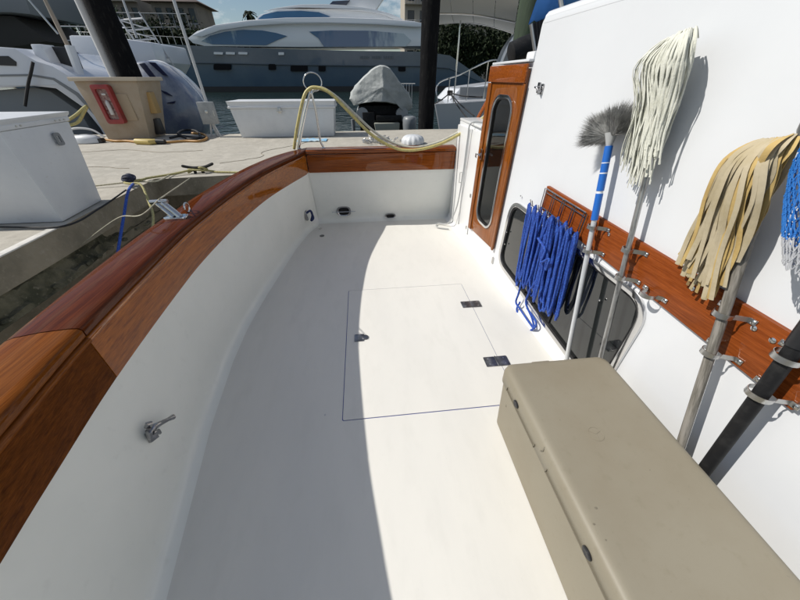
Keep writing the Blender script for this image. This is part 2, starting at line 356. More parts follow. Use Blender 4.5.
# stones lying on the ledge
st = None
for i in range(26):
    y = random.uniform(1.6, 4.0); x = random.uniform(-2.70, -2.65); s = random.uniform(.015, .035)
    bb = MB(); rings = []
    for a in range(4):
        th = PI*(a+.5)/4; rings.append([Vector((x+s*math.sin(th)*math.cos(k*PI/3)*random.uniform(.7, 1.2), y+s*1.3*math.sin(th)*math.sin(k*PI/3)*random.uniform(.7, 1.2), .235+s*.6*math.cos(th))) for k in range(6)])
    bb.loft(rings)
    bb.build('concrete_chip', rubble, pav, smooth=0)

# ================================================================== OUR BOAT
boat = thing('motor_boat', 'white motor boat with varnished mahogany rails whose cockpit fills the foreground', 'boat', (0, 0, 0))
# -- cap rail
inner = [(-.80,-1.2),(-.90,0),(-.97,.5),(-1.024,.9),(-1.065,1.5),(-1.075,1.9),(-1.04,2.5),(-.968,3.06),(-.86,3.5),(-.74,3.9),(-.70,4.06)]
outer = [(-1.02,-1.2),(-1.12,0),(-1.18,.48),(-1.232,.86),(-1.274,1.54),(-1.272,2.0),(-1.253,2.5),(-1.18,3.15),(-1.06,3.66),(-.90,4.02),(-.70,4.27)]
ic = catmull([(x, y, 0) for x, y in inner]); oc = catmull([(x, y, 0) for x, y in outer])
ic[-1] = Vector((-.70, 4.06, 0))
def capsec(i, o, ztop=.95):
    d = (o-i); w = d.length; d.normalize()
    prof = [(0.012, -.045), (.0, -.038), (-.002, -.012), (.006, -.002), (.03, .003), (w*.5, .007), (w-.03, .003), (w-.005, -.004), (w, -.018), (w-.002, -.04), (w-.02, -.05)]
    return [Vector((i.x+d.x*a, i.y+d.y*a, ztop+z)) for a, z in prof]
def beadsec(i, o):
    d = (o-i).normalized(); return [Vector((i.x+d.x*a, i.y+d.y*a, z)) for a, z in ((.002, .905), (-.004, .899), (-.005, .889), (.000, .881), (.013, .878), (.03, .88), (.03, .905))]
J = 24
def caprange(a, z, m_, name='cap_rail'):
    r = [capsec(ic[k], oc[k]) for k in range(a, z+1)]
    b = MB(); b.loft(r); o = b.build(name, m_, boat, smooth=50)
    b = MB(); b.loft([beadsec(ic[k], oc[k]) for k in range(a, z+1)]); b.build('bead_moulding', m_, boat, smooth=60)
# scarf joint at index 24 (y ~.9): leave a 3 mm gap
def shift(v, dy): return Vector((v.x, v.y+dy, v.z))
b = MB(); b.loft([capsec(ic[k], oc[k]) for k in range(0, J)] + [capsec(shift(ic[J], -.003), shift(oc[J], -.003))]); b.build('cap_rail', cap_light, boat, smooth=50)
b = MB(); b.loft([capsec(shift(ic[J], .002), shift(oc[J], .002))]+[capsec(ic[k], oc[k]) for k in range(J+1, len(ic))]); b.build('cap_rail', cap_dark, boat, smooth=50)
b = MB(); b.loft([beadsec(ic[k], oc[k]) for k in range(0, J+1)]); b.build('bead_moulding', cap_light, boat, smooth=60)
b = MB(); b.loft([beadsec(ic[k], oc[k]) for k in range(J, len(ic)-1)]); b.build('bead_moulding', panel_w, boat, smooth=60)
# transom cap
b = MB(); prof = [(4.075,.905),(4.062,.912),(4.06,.938),(4.068,.948),(4.09,.953),(4.16,.957),(4.24,.953),(4.265,.946),(4.27,.93),(4.262,.902)]
b.loft([[Vector((x, y, z)) for y, z in prof] for x in (-.696, .2, 1.155)]); b.build('cap_rail', panel_t, boat, smooth=50)
b = MB(); b.box((-.69, 4.068, .878), (1.155, 4.10, .900)); b.build('bead_moulding', panel_t, boat, bevel=.006)
# -- inner wood panels under the cap
def sec_panel(p, q, z0, z1, th=.02):
    d = (q-p).normalized(); return [Vector((p.x+d.x*a, p.y+d.y*a, z)) for a, z in ((.003, z1), (.0115, z0+.004), (.014, z0), (th+.006, z0), (th+.012, z1))]
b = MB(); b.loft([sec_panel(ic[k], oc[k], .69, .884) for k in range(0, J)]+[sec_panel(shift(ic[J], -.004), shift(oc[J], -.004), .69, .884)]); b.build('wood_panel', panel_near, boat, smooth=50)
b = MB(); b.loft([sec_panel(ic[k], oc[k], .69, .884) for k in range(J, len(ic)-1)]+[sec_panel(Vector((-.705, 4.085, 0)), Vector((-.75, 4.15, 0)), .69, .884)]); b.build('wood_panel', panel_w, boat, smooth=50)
b = MB(); b.box((-.70, 4.082, .69), (1.16, 4.11, .882)); b.build('wood_panel', panel_t, boat, bevel=.003)
# -- white liner with cove to the deck
floorx = [(-1.2,-.74),(0,-.885),(.35,-.935),(1.08,-1.045),(1.6,-1.085),(1.95,-1.085),(2.33,-1.055),(3.35,-.93),(3.8,-.84),(4.16,-.70)]
b = MB(); rings = []
for k in range(0, len(ic)):
    p, q = ic[k], oc[k]; d = (q-p).normalized()
    if k == len(ic)-1: p = Vector((-.70, 4.09, 0)); d = Vector((-.8, .6, 0)).normalized()
    y = p.y; fx = interp(floorx, y+.02)-.012; tx = p.x+d.x*.022
    if k == len(ic)-1: fx = -.70
    pr = [(tx, .70), (tx-.001, .688), (tx+(fx-tx)*.5, .35), (tx+(fx-tx)*.85, .10), (fx-.005, .055), (fx+.004, .028), (fx+.022, .010), (fx+.05, .0015), (fx+.09, -.006)]
    yy = lambda t: y+(.06*t if k == len(ic)-1 else 0)
    rings.append([Vector((x, y+(.10*(1-z/.7) if k >= len(ic)-2 else .03*(1-z/.7)), z)) for x, z in pr])
b.loft(rings, closed=False, caps=False); b.build('bulwark_liner', liner, boat, smooth=60)
# transom liner (leans: base further aft than the top)
b = MB(); pr = [(4.098, .70), (4.098, .688), (4.15, .35), (4.187, .10), (4.192, .05), (4.184, .022), (4.165, .008), (4.14, .0015), (4.09, -.006)]
b.loft([[Vector((x, y, z)) for y, z in pr] for x in (-.72, -.3, .3, .8, 1.2)], closed=False, caps=False); b.build('transom_liner', liner, boat, smooth=60)
# -- outer hull side and transom
b = MB(); rings = []
for k in range(0, len(oc)):
    p, q = oc[k], ic[k]; d = (q-p).normalized()
    rings.append([Vector((p.x+d.x*a, p.y+d.y*a, z)) for a, z in ((.02, .90), (.035, .6), (.06, .2), (.12, -.2), (.2, -.9))])
rings += [[Vector((x, y, z)) for y, z in ((4.25,.90),(4.24,.6),(4.22,.2),(4.2,-.2),(4.1,-.9))] for x in (0, 1.6, 3.4)]
b.loft(rings, closed=False, caps=False); b.build('hull_side', gel, boat, smooth=50)
# -- deck with a real hatch opening
HX0, HX1, HY0, HY1 = -.232, .880, 1.045, 2.418
left = [(interp(floorx, y)-.005, y) for y in [-1.2+.25*i for i in range(22)]]
ol = [(1.50, -1.2), (1.50, 4.18), (-.70, 4.18)]+list(reversed(left))
g = .0025
b = MB(); b.prism(ol, [rrect(HX0-g, HY0-g, HX1+g, HY1+g, .012)], up, -.05, 0); b.build('deck', deckm, boat, smooth=20)
b = MB(); b.box((HX0-.02, HY0-.02, -.04), (HX1+.02, HY1+.02, -.0035)); b.build('hatch_gasket', seam, boat)
b = MB(); b.prism(rrect(HX0+g, HY0+g, HX1-g, HY1-g, .010), [], up, -.003, .0015); hatch = b.build('deck_hatch', deckm, boat, smooth=20)
def hinge(cx, cy, wd, dp, rot=0):
    M = Matrix.Translation((cx, cy, 0)) @ Matrix.Rotation(rot, 4, 'Z')
    b = MB()
    for s in (-1, 1):
        b.prism(rrect(-wd/2 if s < 0 else .006, -dp/2, -.006 if s < 0 else wd/2, dp/2, .006, 3), [], lambda u, v, t: M @ Vector((u, v, t)), .002, .0065)
    b.tube([M @ Vector((0, -dp/2, .006)), M @ Vector((0, dp/2, .006))], .006, 10)
    o = b.build('hinge', hingem, hatch, bevel=.001, smooth=40)
    sb = MB()
    for sx in (-.33, .33):
        for sy in (-.28, .28): sb.lathe([(.0062, .0066), (.0055, .0085), (.002, .0088)], M @ Matrix.Translation((sx*wd, sy*dp, 0)), 10)
    sb.build('hinge_screws', steel, hatch, stuff=True)
p1 = atZ(471, 304.5, 0); p2 = atZ(496.5, 361.5, 0); p3 = atZ(361.5, 338, 0)
hinge(p1.x, p1.y, .175, .09); hinge(p2.x, p2.y, .175, .09)
b = MB(); b.prism(rrect(p3.x-.055, p3.y-.04, p3.x+.02, p3.y+.04, .006, 3), [], up, .002, .0065); b.lathe([(.026,.002),(.026,.008),(.02,.0095),(.004,.0095)], Matrix.Translation((p3.x+.03, p3.y, 0)), 20)
b.build('latch', hingem, hatch, bevel=.001)
# small deck drains and screws
def ring(mb, c, r, r2, n=18, ax=1, ay=1, M=None):
    M = M or Matrix.Translation(c); mb.tube([M @ Vector((r*ax*math.cos(2*PI*k/n), r*ay*math.sin(2*PI*k/n), 0)) for k in range(n)], r2, 6, closed=True)
p = atZ(322, 236, 0); b = MB(); b.lathe([(.03,.001),(.03,.004),(.026,.005),(.001,.004)], Matrix.Translation((p.x, p.y, 0)), 18); ring(b, (p.x, p.y, .004), .028, .003); b.build('deck_drain', hingem, boat)
p = atZ(325, 415, 0); b = MB(); b.lathe([(.006,.0),(.006,.002),(.001,.003)], Matrix.Translation((p.x, p.y, 0)), 10); b.build('deck_plug', steel, boat)
p = atZ(320, 227, 0.03); b = MB(); b.lathe([(.022,0),(.022,.014),(.015,.018),(.001,.018)], Matrix.Translation((p.x, p.y, .005)), 16); b.build('deck_filler', chrome, boat)

# -- hawse fittings on transom and side
def hawse(c, w, h, axis='Y', name='hawse_pipe', rod=True, ropeend=False):
    M = Matrix.Translation(c) @ (Matrix.Rotation(PI/2, 4, 'X') if axis == 'Y' else Matrix.Rotation(PI/2, 4, 'X') @ Matrix.Rotation(0, 4, 'Z'))
    if axis == 'X': M = Matrix.Translation(c) @ Matrix.Rotation(-PI/2, 4, 'Z') @ Matrix.Rotation(PI/2, 4, 'X')
    b = MB(); n = 28; sup = lambda k, a: (math.copysign(abs(math.cos(k))**.6, math.cos(k))*w/2*a, math.copysign(abs(math.sin(k))**.75, math.sin(k))*h/2*a)
    rings = [[M @ Vector((*sup(2*PI*k/n, a), z)) for k in range(n)] for a, z in ((1, -.008), (1.03, .008), (.95, .018), (.82, .016), (.74, .004), (.70, .0))]
    b.loft(rings, caps=False); o = b.build(name, hookm, boat, smooth=60)
    b = MB(); b.prism([sup(2*PI*k/n, .72) for k in range(n)], [], lambda u, v, t: M @ Vector((u, v, t)), .0005, .005); b.build('opening_shade', blackr, o)  # black plate over the closed liner paints the dark of the hole
    if rod:
        b = MB(); b.tube([M @ Vector((-w*.85, -.004, .016)), M @ Vector((w*.85, -.004, .016))], .0045, 8); b.build('cross_pin', chrome, o)
hawse(Vector((-.331, 4.166, .155)), .19, .13)
hawse(Vector((.318, 4.176, .060)), .15, .06, rod=False, name='scupper')
hc = Vector((-.79, 3.90, .215)); hawse(hc, .10, .13, axis='X', name='hawse_pipe', rod=False)
# dark blue line end stuffed in the side hawse
b = MB(); b.tube(catmull([hc+Vector(q) for q in ((0,0,.03),(.05,.02,.05),(.07,.0,.0),(.05,-.03,-.06),(.08,-.02,-.03),(.06,.03,.02))]), .014, 8)
tag(b.build('rope_end', mat('navy_line', (.01,.02,.09), .7, bump=(150,.8,.003))), 'short dark blue rope end hanging out of the side hawse hole beside transom', 'rope')
# chrome folding latch on near liner
def atX(x, y, X): v = ray(x, y); return CAM + v*((X-CAM.x)/v.x)
def onl(x, y, o): return atX(x, y, -1.025+o)
lq = [onl(x, y, .0) for x, y in ((145, 434), (153, 430), (157, 437), (149, 443))]
b = MB(); b.add([p+Vector((-.02, 0, 0)) for p in lq]+[p+Vector((.012, 0, 0)) for p in lq], [(0,1,2,3),(7,6,5,4),(0,1,5,4),(1,2,6,5),(2,3,7,6),(3,0,4,7)])
lt = b.build('lashing_hook', hookm, boat, bevel=.003)
b = MB(); b.tube([onl(150, 438, .012), onl(149, 431, .03), onl(154, 427, .036), onl(161, 423, .036), onl(168, 419.5, .034), onl(173, 417, .034)], [.010, .014, .014, .011, .009, .013], 10)
b.build('arm', hookm, lt, smooth=60)
b = MB(); b.tube([onl(147, 427, .02), onl(148, 424, .03), onl(151, 423, .032)], [.011, .012, .009], 8); b.build('latch_thumb', hookm, lt, smooth=60)
b = MB(); b.tube([onl(153, 433, .03), onl(158, 431, .034), onl(160, 433, .03)], [.009, .010, .007], 8); b.build('spur', hookm, lt, smooth=60)

# ------------------------------------------------------------------ cabin side (plane with real openings)
def wf(u, v, t): return wall(u, v, t)
wallpoly = rpoly([(-1.2, -.01), (2.62, -.01), (2.62, 1.975), (-1.2, 2.04)], .05)
WIN = [(2.49, .20), (1.02, .075), (1.03, .745), (2.47, .785)]
winhole = rpoly(WIN, .13, 8)
b = MB(); b.prism(wallpoly, [winhole], wf, 0, -.05); b.build('cabin_wall', gelwall, boat, bevel=.0, smooth=30)
# rounded top edge of the coach roof
b = MB(); prof = [(0.0, 0), (.004, .02), (.02, .038), (.05, .048), (1.6, .07), (1.6, -.03), (0, -.02)]
b.loft([[Vector((wall(s, 0).x-.001+a, s, zb+z)) for a, z in prof] for s, zb in ((2.60, 1.965), (1.5, 1.98), (-1.2, 2.03))]); b.build('cabin_roof', gelwall, boat, smooth=60)
# aft bulkhead return of the house
b = MB(); b.box((wall(2.62, 0).x+.052, 2.56, .0), (3.2, 2.615, 1.96)); b.build('cabin_bulkhead', gelwall, boat, bevel=.01)
# cove between cabin side and deck
b = MB(); b.loft([[wall(s, z, o) for o, z in ((.001, .085), (.006, .045), (.018, .018), (.045, .003), (.075, -.004))] for s in (-1.2, 1, 2.6, 3.3, 4.15)], closed=False, caps=False); b.build('deck_cove', gel, boat, smooth=60)
# dark interior
b = MB()
b.add([wall(.95, .02, -.056), wall(.95, .02, -.9), wall(2.54, .02, -.9), wall(2.54, .02, -.056), wall(.95, 1.2, -.056), wall(.95, 1.2, -.9), wall(2.54, 1.2, -.9), wall(2.54, 1.2, -.056)], [(0,1,2,3),(4,5,6,7),(1,2,6,5),(0,1,5,4),(2,3,7,6)])
b.build('cabin_interior', darkint, boat, smooth=0)
# window
def ringpoly(pts, grow):
    c = Vector((sum(p[0] for p in pts)/len(pts), sum(p[1] for p in pts)/len(pts)))
    n = len(pts); out = []
    for i in range(n):
        a = Vector(pts[i-1]); p = Vector(pts[i]); q = Vector(pts[(i+1) % n]); t = (q-a).normalized(); nn = Vector((t.y, -t.x))
        if nn.dot(p-c) < 0: nn = -nn
        o = p+nn*grow; out.append((o.x, o.y))
    return out
winf = MB(); winf.prism(ringpoly(winhole, .028), [ringpoly(winhole, -.006)], wf, .016, .0008); cw = winf.build('cabin_window', chrome, boat, bevel=.005, smooth=40)
b = MB(); b.prism(ringpoly(winhole, -.0065), [ringpoly(winhole, -.022)], wf, .008, -.02); b.build('seal', blackr, cw)
b = MB(); b.prism(ringpoly(winhole, -.02), [], wf, -.006, -.012); b.build('pane', glassd, cw)
b = MB(); b.prism([(1.60, .15), (1.64, .15), (1.64, .76), (1.60, .76)], [], wf, .004, -.005); b.build('divider', blackr, cw)
b = MB()
for q in ((507, 232), (505, 244), (600, 300), (521, 196)):
    p = atW(*q, .012); b.lathe([(.007,0),(.007,.004),(.003,.006)], Matrix.Translation((p.x, p.y, p.z)) @ Matrix.Rotation(-PI/2, 4, 'Y'), 10)
b.build('window_screws', chrome, cw, stuff=True)

# door bay wall
b = MB(); DOOR = [(2.64, .25), (3.28, .215), (3.28, 1.70), (2.64, 1.70)]
bay = [(2.621, -.01), (3.36, -.01), (3.36, 1.742), (2.621, 1.742)]
b.prism(bay, [[(2.655, .26), (3.27, .235), (3.27, 1.66), (2.655, 1.66)]], wf, 0, -.05); b.build('door_surround', gelwall, boat, smooth=30)
b = MB(); b.box((wall(3, 0).x-.015, 2.63, 1.745), (2.6, 3.37, 1.762)); b.build('door_coaming', gelwall, boat, bevel=.006)
cd = MB(); dl = rrect(2.77, .40, 3.13, 1.52, .12, 8)
cd.prism(DOOR, [dl], wf, .022, .002); dr = cd.build('cabin_door', doorw, boat, bevel=.003)
b = MB(); b.prism([(2.632, 1.62), (3.30, 1.62), (3.30, 1.735), (2.632, 1.735)], [], wf, .04, .024); b.build('head_trim', panel_t, dr, bevel=.006)
b = MB(); b.prism([(3.235, .215), (3.31, .21), (3.31, 1.615), (3.235, 1.615)], [], wf, .034, .0225); b.build('jamb_trim', doorw, dr, bevel=.005)
b = MB(); b.prism([(2.62, .245), (2.655, .243), (2.655, 1.615), (2.62, 1.615)], [], wf, .034, .0225); b.build('jamb_trim', doorw, dr, bevel=.005)
b = MB(); b.prism(ringpoly(dl, .018), [ringpoly(dl, -.008)], wf, .034, .0225); b.build('pane_frame', chrome, dr, bevel=.004)
b = MB(); b.prism(ringpoly(dl, -.0085), [ringpoly(dl, -.02)], wf, .03, .005); b.build('seal', blackr, dr)
b = MB(); b.prism(ringpoly(dl, -.019), [], wf, .016, .010); b.build('pane', pane_m, dr)
b = MB()
for k in range(24):
    z = .44+k*.046; b.add([wall(s, z+dz, -.09-o) for s, dz, o in ((2.74,0,0),(3.16,0,0),(3.16,.036,.022),(2.74,.036,.022))], [(0,1,2,3)])
b.build('blind_slats', blind, dr, stuff=True, smooth=0)
b = MB(); b.prism([(2.60, .2), (3.32, .2), (3.32, 1.72), (2.60, 1.72)], [], wf, -.20, -.23); b.build('unlit_backing', darkint, dr)  # near-black sheet stands in for the unlit cabin behind the pane
b = MB(); b.prism(rrect(3.20, .98, 3.235, 1.08, .01), [], wf, .045, .0352); b.tube([wall(3.215, 1.03, .045), wall(3.215, 1.03, .075), wall(3.14, 1.03, .08)], .008, 8); b.build('handle', chrome, dr, bevel=.002)
# latch plate low by the door, vent above the window
b = MB(); b.prism(rrect(2.60, .10, 2.63, .17, .008), [], wf, .010, .001); b.build('strike_plate', steel, boat, bevel=.001)
p = atW(541, 89, 0); b = MB()
b.prism(rrect(p.y-.036, p.z-.03, p.y-.008, p.z+.03, .006), [], wf, .009, .001); b.prism(rrect(p.y+.012, p.z-.024, p.y+.04, p.z+.038, .006), [], wf, .009, .001)
b.tube([wall(p.y-.022, p.z-.014, .009), wall(p.y-.025, p.z-.014, .032), wall(p.y, p.z+.01, .036), wall(p.y+.026, p.z+.01, .032), wall(p.y+.026, p.z+.01, .009)], .007, 8)
b.build('door_holdback', hookm, boat, bevel=.002)

# lockers between door and transom
b = MB(); b.prism([(3.362, -.01), (4.12, -.01), (4.12, 1.235), (3.362, 1.235)], [], wf, -.02, -.5)
lk = b.build('side_locker', gel, boat, bevel=.006)
b = MB(); b.prism(rrect(3.72, .06, 4.10, 1.20, .02), [], wf, .006, -.019); ld = b.build('locker_door', gel, lk, bevel=.004)
b = MB(); b.prism(rrect(3.38, .06, 3.68, 1.20, .02), [], wf, .004, -.019); b.build('locker_door', gel, lk, bevel=.004)
b = MB(); b.tube([wall(3.78, .60, .008), wall(3.78, .60, .03), wall(3.78, .72, .03), wall(3.78, .72, .008)], .005, 8); b.build('locker_handle', steel, lk)
b = MB()
for s, z in ((3.42, .55), (3.42, .16), (3.42, .98)): b.prism(rrect(s-.012, z-.02, s+.012, z+.02, .004), [], wf, .012, .0045)
b.build('locker_hinges', steel, lk)
b = MB(); b.box((wall(3.7,0).x+.0, 3.365, 1.237), (wall(3.7,0).x+.6, 4.15, 1.262)); b.build('locker_top', gel, lk, bevel=.008)
# wooden coaming rail climbing beyond the locker
a0 = atY(456, 147, 4.3); a1 = atY(475, 119, 4.3); a2 = atY(489, 94, 4.3)
b = MB(); b.tube([Vector((1.36, 4.22, 1.10)), Vector((1.46, 4.26, 1.26)), Vector((1.60, 4.28, 1.52))], .035, 8, flat=.6); b.build('rail_end', panel_t, boat, smooth=60)

# ------------------------------------------------------------------ tool board, clips, rack
BT = lambda s: .951+.0436*s; BB = lambda s: .725+.073*s
b = MB(); b.prism([(.44, BB(.44)), (2.05, BB(2.05)), (2.05, BT(2.05)), (.46, BT(.46))], [], wf, .022, .0005); board = b.build('tool_board', railw, boat, bevel=.003)
# batten under the board's top edge, towards the rope rack
def clip(s, z, r=.03, ax=None, at=None):
    """flat spring clip: plates on the board and a band round the pole"""
    b = MB(); cx = .022+.012+r; pts = []
    c = at or (s, z, cx)
    for k in range(13):
        a = math.radians(-125+k*250/12); pts.append((c[0]+r*1.12*math.sin(a), c[2]+r*1.12*math.cos(a)))
    w = .0105
    band = []
    for (ss, oo) in [(s-.066, .024), (s-.042, .024)]+pts+[(s+.042, .024), (s+.066, .024)]:
        band.append((ss, oo))
    rings = [[wall(ss, z-w+.0, oo), wall(ss, z+w, oo), wall(ss, z+w, oo+.003), wall(ss, z-w, oo+.003)] for ss, oo in band]
    b.loft(rings); o = b.build('spring_clip', steel, board, smooth=40)
    b = MB()
    for d in (-.056, .056): b.lathe([(.0075,0),(.0075,.003),(.003,.005)], Matrix.Translation(wall(s+d, z, .027)) @ Matrix.Rotation(-PI/2, 4, 'Y'), 10)
    b.build('clip_screws', chrome, board, stuff=True)
def line_at(p, q, z): t = (z-p.z)/(q.z-p.z); return p.lerp(q, t)
# pole axes (top/bottom points in space)
def extend(p, q, z): t = (z-p.z)/(q.z-p.z); return p+(q-p)*t
br_t = atW(609, 146, .075); br_b = atW(568, 352, .075); mo_t = atW(653, 150, .075); mo_b = atW(601, 356, .075)
ta_t = atW(748, 240, .08); ta_b = atW(681, 444, .08); bk_t = atW(800, 341, .085); bk_b = atW(706, 468, .085)
br0 = extend(br_t, br_b, .03); mo0 = extend(mo_t, mo_b, .03); ta0 = extend(ta_t, ta_b, .03); bk0 = extend(bk_t, bk_b, .03)
def off_of(p): return 1.41-.0588*p.y-p.x
for (t, b0, r) in ((br_t, br0, .016), (mo_t, mo0, .015), (ta_t, ta0, .018), (bk_t, bk0, .022)):
    for k in (0, 1):
        s_guess = t.y
        for _ in range(4):
            z = (BT(s_guess)-.035) if k else (BB(s_guess)+.02); s_guess = extend(t, b0, z).y
        p = extend(t, b0, z)
        clip(p.y, z, r*1.45, at=(p.y, z, off_of(p)))
p = atW(660, 300, .04); clip(1.02, BB(1.02)+.03, .03, at=(1.02, BB(1.02)+.03, .058))
b = MB()
for s in (.66, .60, .90, 1.22, 1.40): b.lathe([(.010,0),(.010,.003),(.004,.006)], Matrix.Translation(wall(s, BT(s)-.05, .0225)) @ Matrix.Rotation(-PI/2, 4, 'Y'), 12)
b.build('board_screws', chrome, board, stuff=True)
# wire rack for the rope
b = MB(); s0, s1 = 2.03, 1.60
def W3(s, z, o): return wall(s, z, o)
b.tube([W3(s0, BT(s0)-.012, .034), W3(s1, BT(s1)-.012, .034)], .004, 8); b.tube([W3(s0, BT(s0)-.035, .034), W3(s1, BT(s1)-.035, .034)], .003, 8)
b.tube([W3(s0, BT(s0)-.14, .034), W3(s1, BT(s1)-.15, .034)], .004, 8)
for k in range(10):
    s = s0-(s0-s1)*(k//2)/4+(.012 if k % 2 else -.012); b.tube([W3(s, BT(s)-.012, .036), W3(s, BT(s)-.15, .036), W3(s, BT(s)-.16, .06), W3(s, BT(s)-.13, .11), W3(s, BT(s)-.09, .125)], .003, 6)
b.build('hook_rack', hookm, board)

# ================================================================== TOOLS
def pole(parent, p, q, r, m_, name='pole', seg=14):
    b = MB(); n = 6; b.tube([p.lerp(q, k/n) for k in range(n+1)], r, seg); return b.build(name, m_, parent, smooth=60)
# --- deck brush
br = thing('deck_brush', 'long pale pole with blue sleeves and a round fluffy grey brush head', 'brush', tuple(br0))
bt = atW(611, 141, .075)
pole(br, br0, br_t.lerp(br0, .17), .0135, alu)
pole(br, br_t.lerp(br0, .165), br_t.lerp(br0, .265), .018, bluep, 'grip_sleeve'); pole(br, br_t.lerp(br0, -.0), br_t.lerp(br0, .155), .0185, bluep, 'grip_sleeve')
pole(br, br_t.lerp(br0, .152), br_t.lerp(br0, .17), .016, mat('white_collar', (.75,.77,.8), .4), 'collar')
pole(br, br_t.lerp(br0, .09), br_t.lerp(br0, .094), .0192, MATS['white_collar'], 'white_stripe'); pole(br, br_t.lerp(br0, .055), br_t.lerp(br0, .058), .0192, MATS['white_collar'], 'white_stripe')
ax = (br_t-br0).normalized()
bc = br_t+ax*.01
b = MB(); b.tube([br_t, bc+ax*.05], [.014, .03], 12); b.build('head_block', mat('brush_block', (.45,.46,.46), .5), br)
b = MB(); e1 = Vector((0, 1, 0)); e1 = (e1-ax*e1.dot(ax)).normalized(); e2 = ax.cross(e1)
for k in range(7500):
    u = random.uniform(-1, 1); w_ = random.uniform(-1, 1)
    th = u*1.75+.12; ph = w_*1.0
    base = bc+ax*.035+e1*(u*.03)+e2*(w_*.012)
    d = (ax*math.cos(th)*1.0+e1*math.sin(th)*1.0+e2*math.sin(ph)*.75); d.normalize()
    L_ = random.uniform(.12, .165)*(1-.16*(abs(u) < .22))
    d2 = (d+Vector((random.uniform(-.2, .2), random.uniform(-.2, .2), random.uniform(-.2, .16)))).normalized()
    s_ = d.cross(Vector((random.random(), random.random(), random.random()))).normalized()*.0011
    tip = base+d*L_*.6+d2*L_*.4
    mid = base+d*L_*.55
    b.add([base-s_, base+s_, mid+s_*.9, mid-s_*.9, tip], [(0,1,2,3),(3,2,4)])
b.build('bristles', bristle, br, stuff=True, smooth=0, fixn=False)

# --- white string mop
mo = thing('string_mop', 'white string mop with long strands on a worn metal handle, clipped beside the brush', 'mop', tuple(mo0))
hd = atW(690, 40, .06)
mtop = mo0+(mo_t-mo0).normalized()*(hd-mo0).length
mtop = Vector((wall(mtop.y, 0, .065).x, mtop.y, mtop.z))
pole(mo, mo0, mo_t, .0125, alud, 'handle'); pole(mo, mo_t, mtop, .0125, alud, 'handle')
maxd = (mtop-mo0).normalized(); mside = Vector((-.03, 1, 0)); mside = (mside-maxd*mside.dot(maxd)).normalized()
b = MB(); b.tube([mtop-mside*.035, mtop+mside*.035], .012, 10); b.build('head_clamp', steel, mo)
def strand(parent, name, pts, wd, th, m_, seg=6):
    b = MB(); c = catmull(pts, 4); n = len(c)
    rr = [wd*(.9+.25*math.sin(i*1.7+pts[0][1]*50)) for i in range(n)]
    b.tube(c, rr, seg, flat=th/wd, ref=Vector((-1, .0, .2)).normalized()); return b.build(name, m_, parent, smooth=60)
# envelope of the mop in the photo: ends lie between these wall points
for k in range(190):
    u = random.random()**.9; layer = random.random()
    # start over the head, end along ragged diagonal
    s_a = mtop+mside*(.045-.105*u)+Vector((-.02-.03*layer, 0, random.uniform(-.01, .015)))
    endx = 621+38*u+random.uniform(-3, 3); endy = 160-10*u+random.choice((0, 0, 8, 18, 26))*(1 if .15 < u < .75 else .4)+random.uniform(-8, 6)
    e = atW(endx, endy, .04+.075*layer)
    mid = s_a.lerp(e, .5)+Vector((-.02*layer, (u-.5)*-.03+.012*math.sin(k), .02)); q1 = s_a.lerp(e, .18)+Vector((-.03*layer-.015, (.55-u)*.11, .012))
    wob = lambda a: Vector((random.uniform(-a, a), random.uniform(-a, a), random.uniform(-a, a)))
    strand(mo, 'strand', [s_a+Vector((.03, 0, -.02)), s_a+Vector((0, 0, .012)), q1, mid+wob(.008), s_a.lerp(e, .78)+Vector((-.008*layer, 0, 0))+wob(.009), e], random.uniform(.003, .0056), .0024, mopw)

# --- chamois mop
ta = thing('chamois_mop', 'tan chamois strip mop on a weathered grey wooden pole clipped to the board', 'mop', tuple(ta0))
thd = atW(778, 148, .08); ttop = ta0+(ta_t-ta0).normalized()*((thd-ta0).length)
pole(ta, ta0, ta_t, .0165, greywood, 'handle'); pole(ta, ta_t, ttop, .0165, greywood, 'handle')
b = MB(); tax = (ttop-ta0).normalized(); tside = Vector((-.03, 1, 0)); tside = (tside-tax*tside.dot(tax)).normalized()
b.tube([ttop-tside*.035, ttop+tside*.035], .014, 10); b.build('head_clamp', steel, ta)
def ribbon(parent, pts, w, m_, th=.0016, tw=0, name='strip'):
    c = catmull(pts, 5); rings = []; n = len(c)
    for i, p in enumerate(c):
        d = (c[min(i+1, n-1)]-c[max(i-1, 0)]).normalized(); nn = Vector((-1, 0, .35)); nn = (nn-d*nn.dot(d)).normalized()
        nn = Matrix.Rotation(tw*(i/n-.3), 3, d) @ nn
        s_ = d.cross(nn).normalized()*w; cu = nn*w*.25
        rings.append([p-s_, p+cu, p+s_, p+s_*.96+nn*-th*1.2, p+cu-nn*th*1.2, p-s_*.96-nn*th*1.2])
    b = MB(); b.loft(rings); return b.build(name, m_, parent, smooth=50)
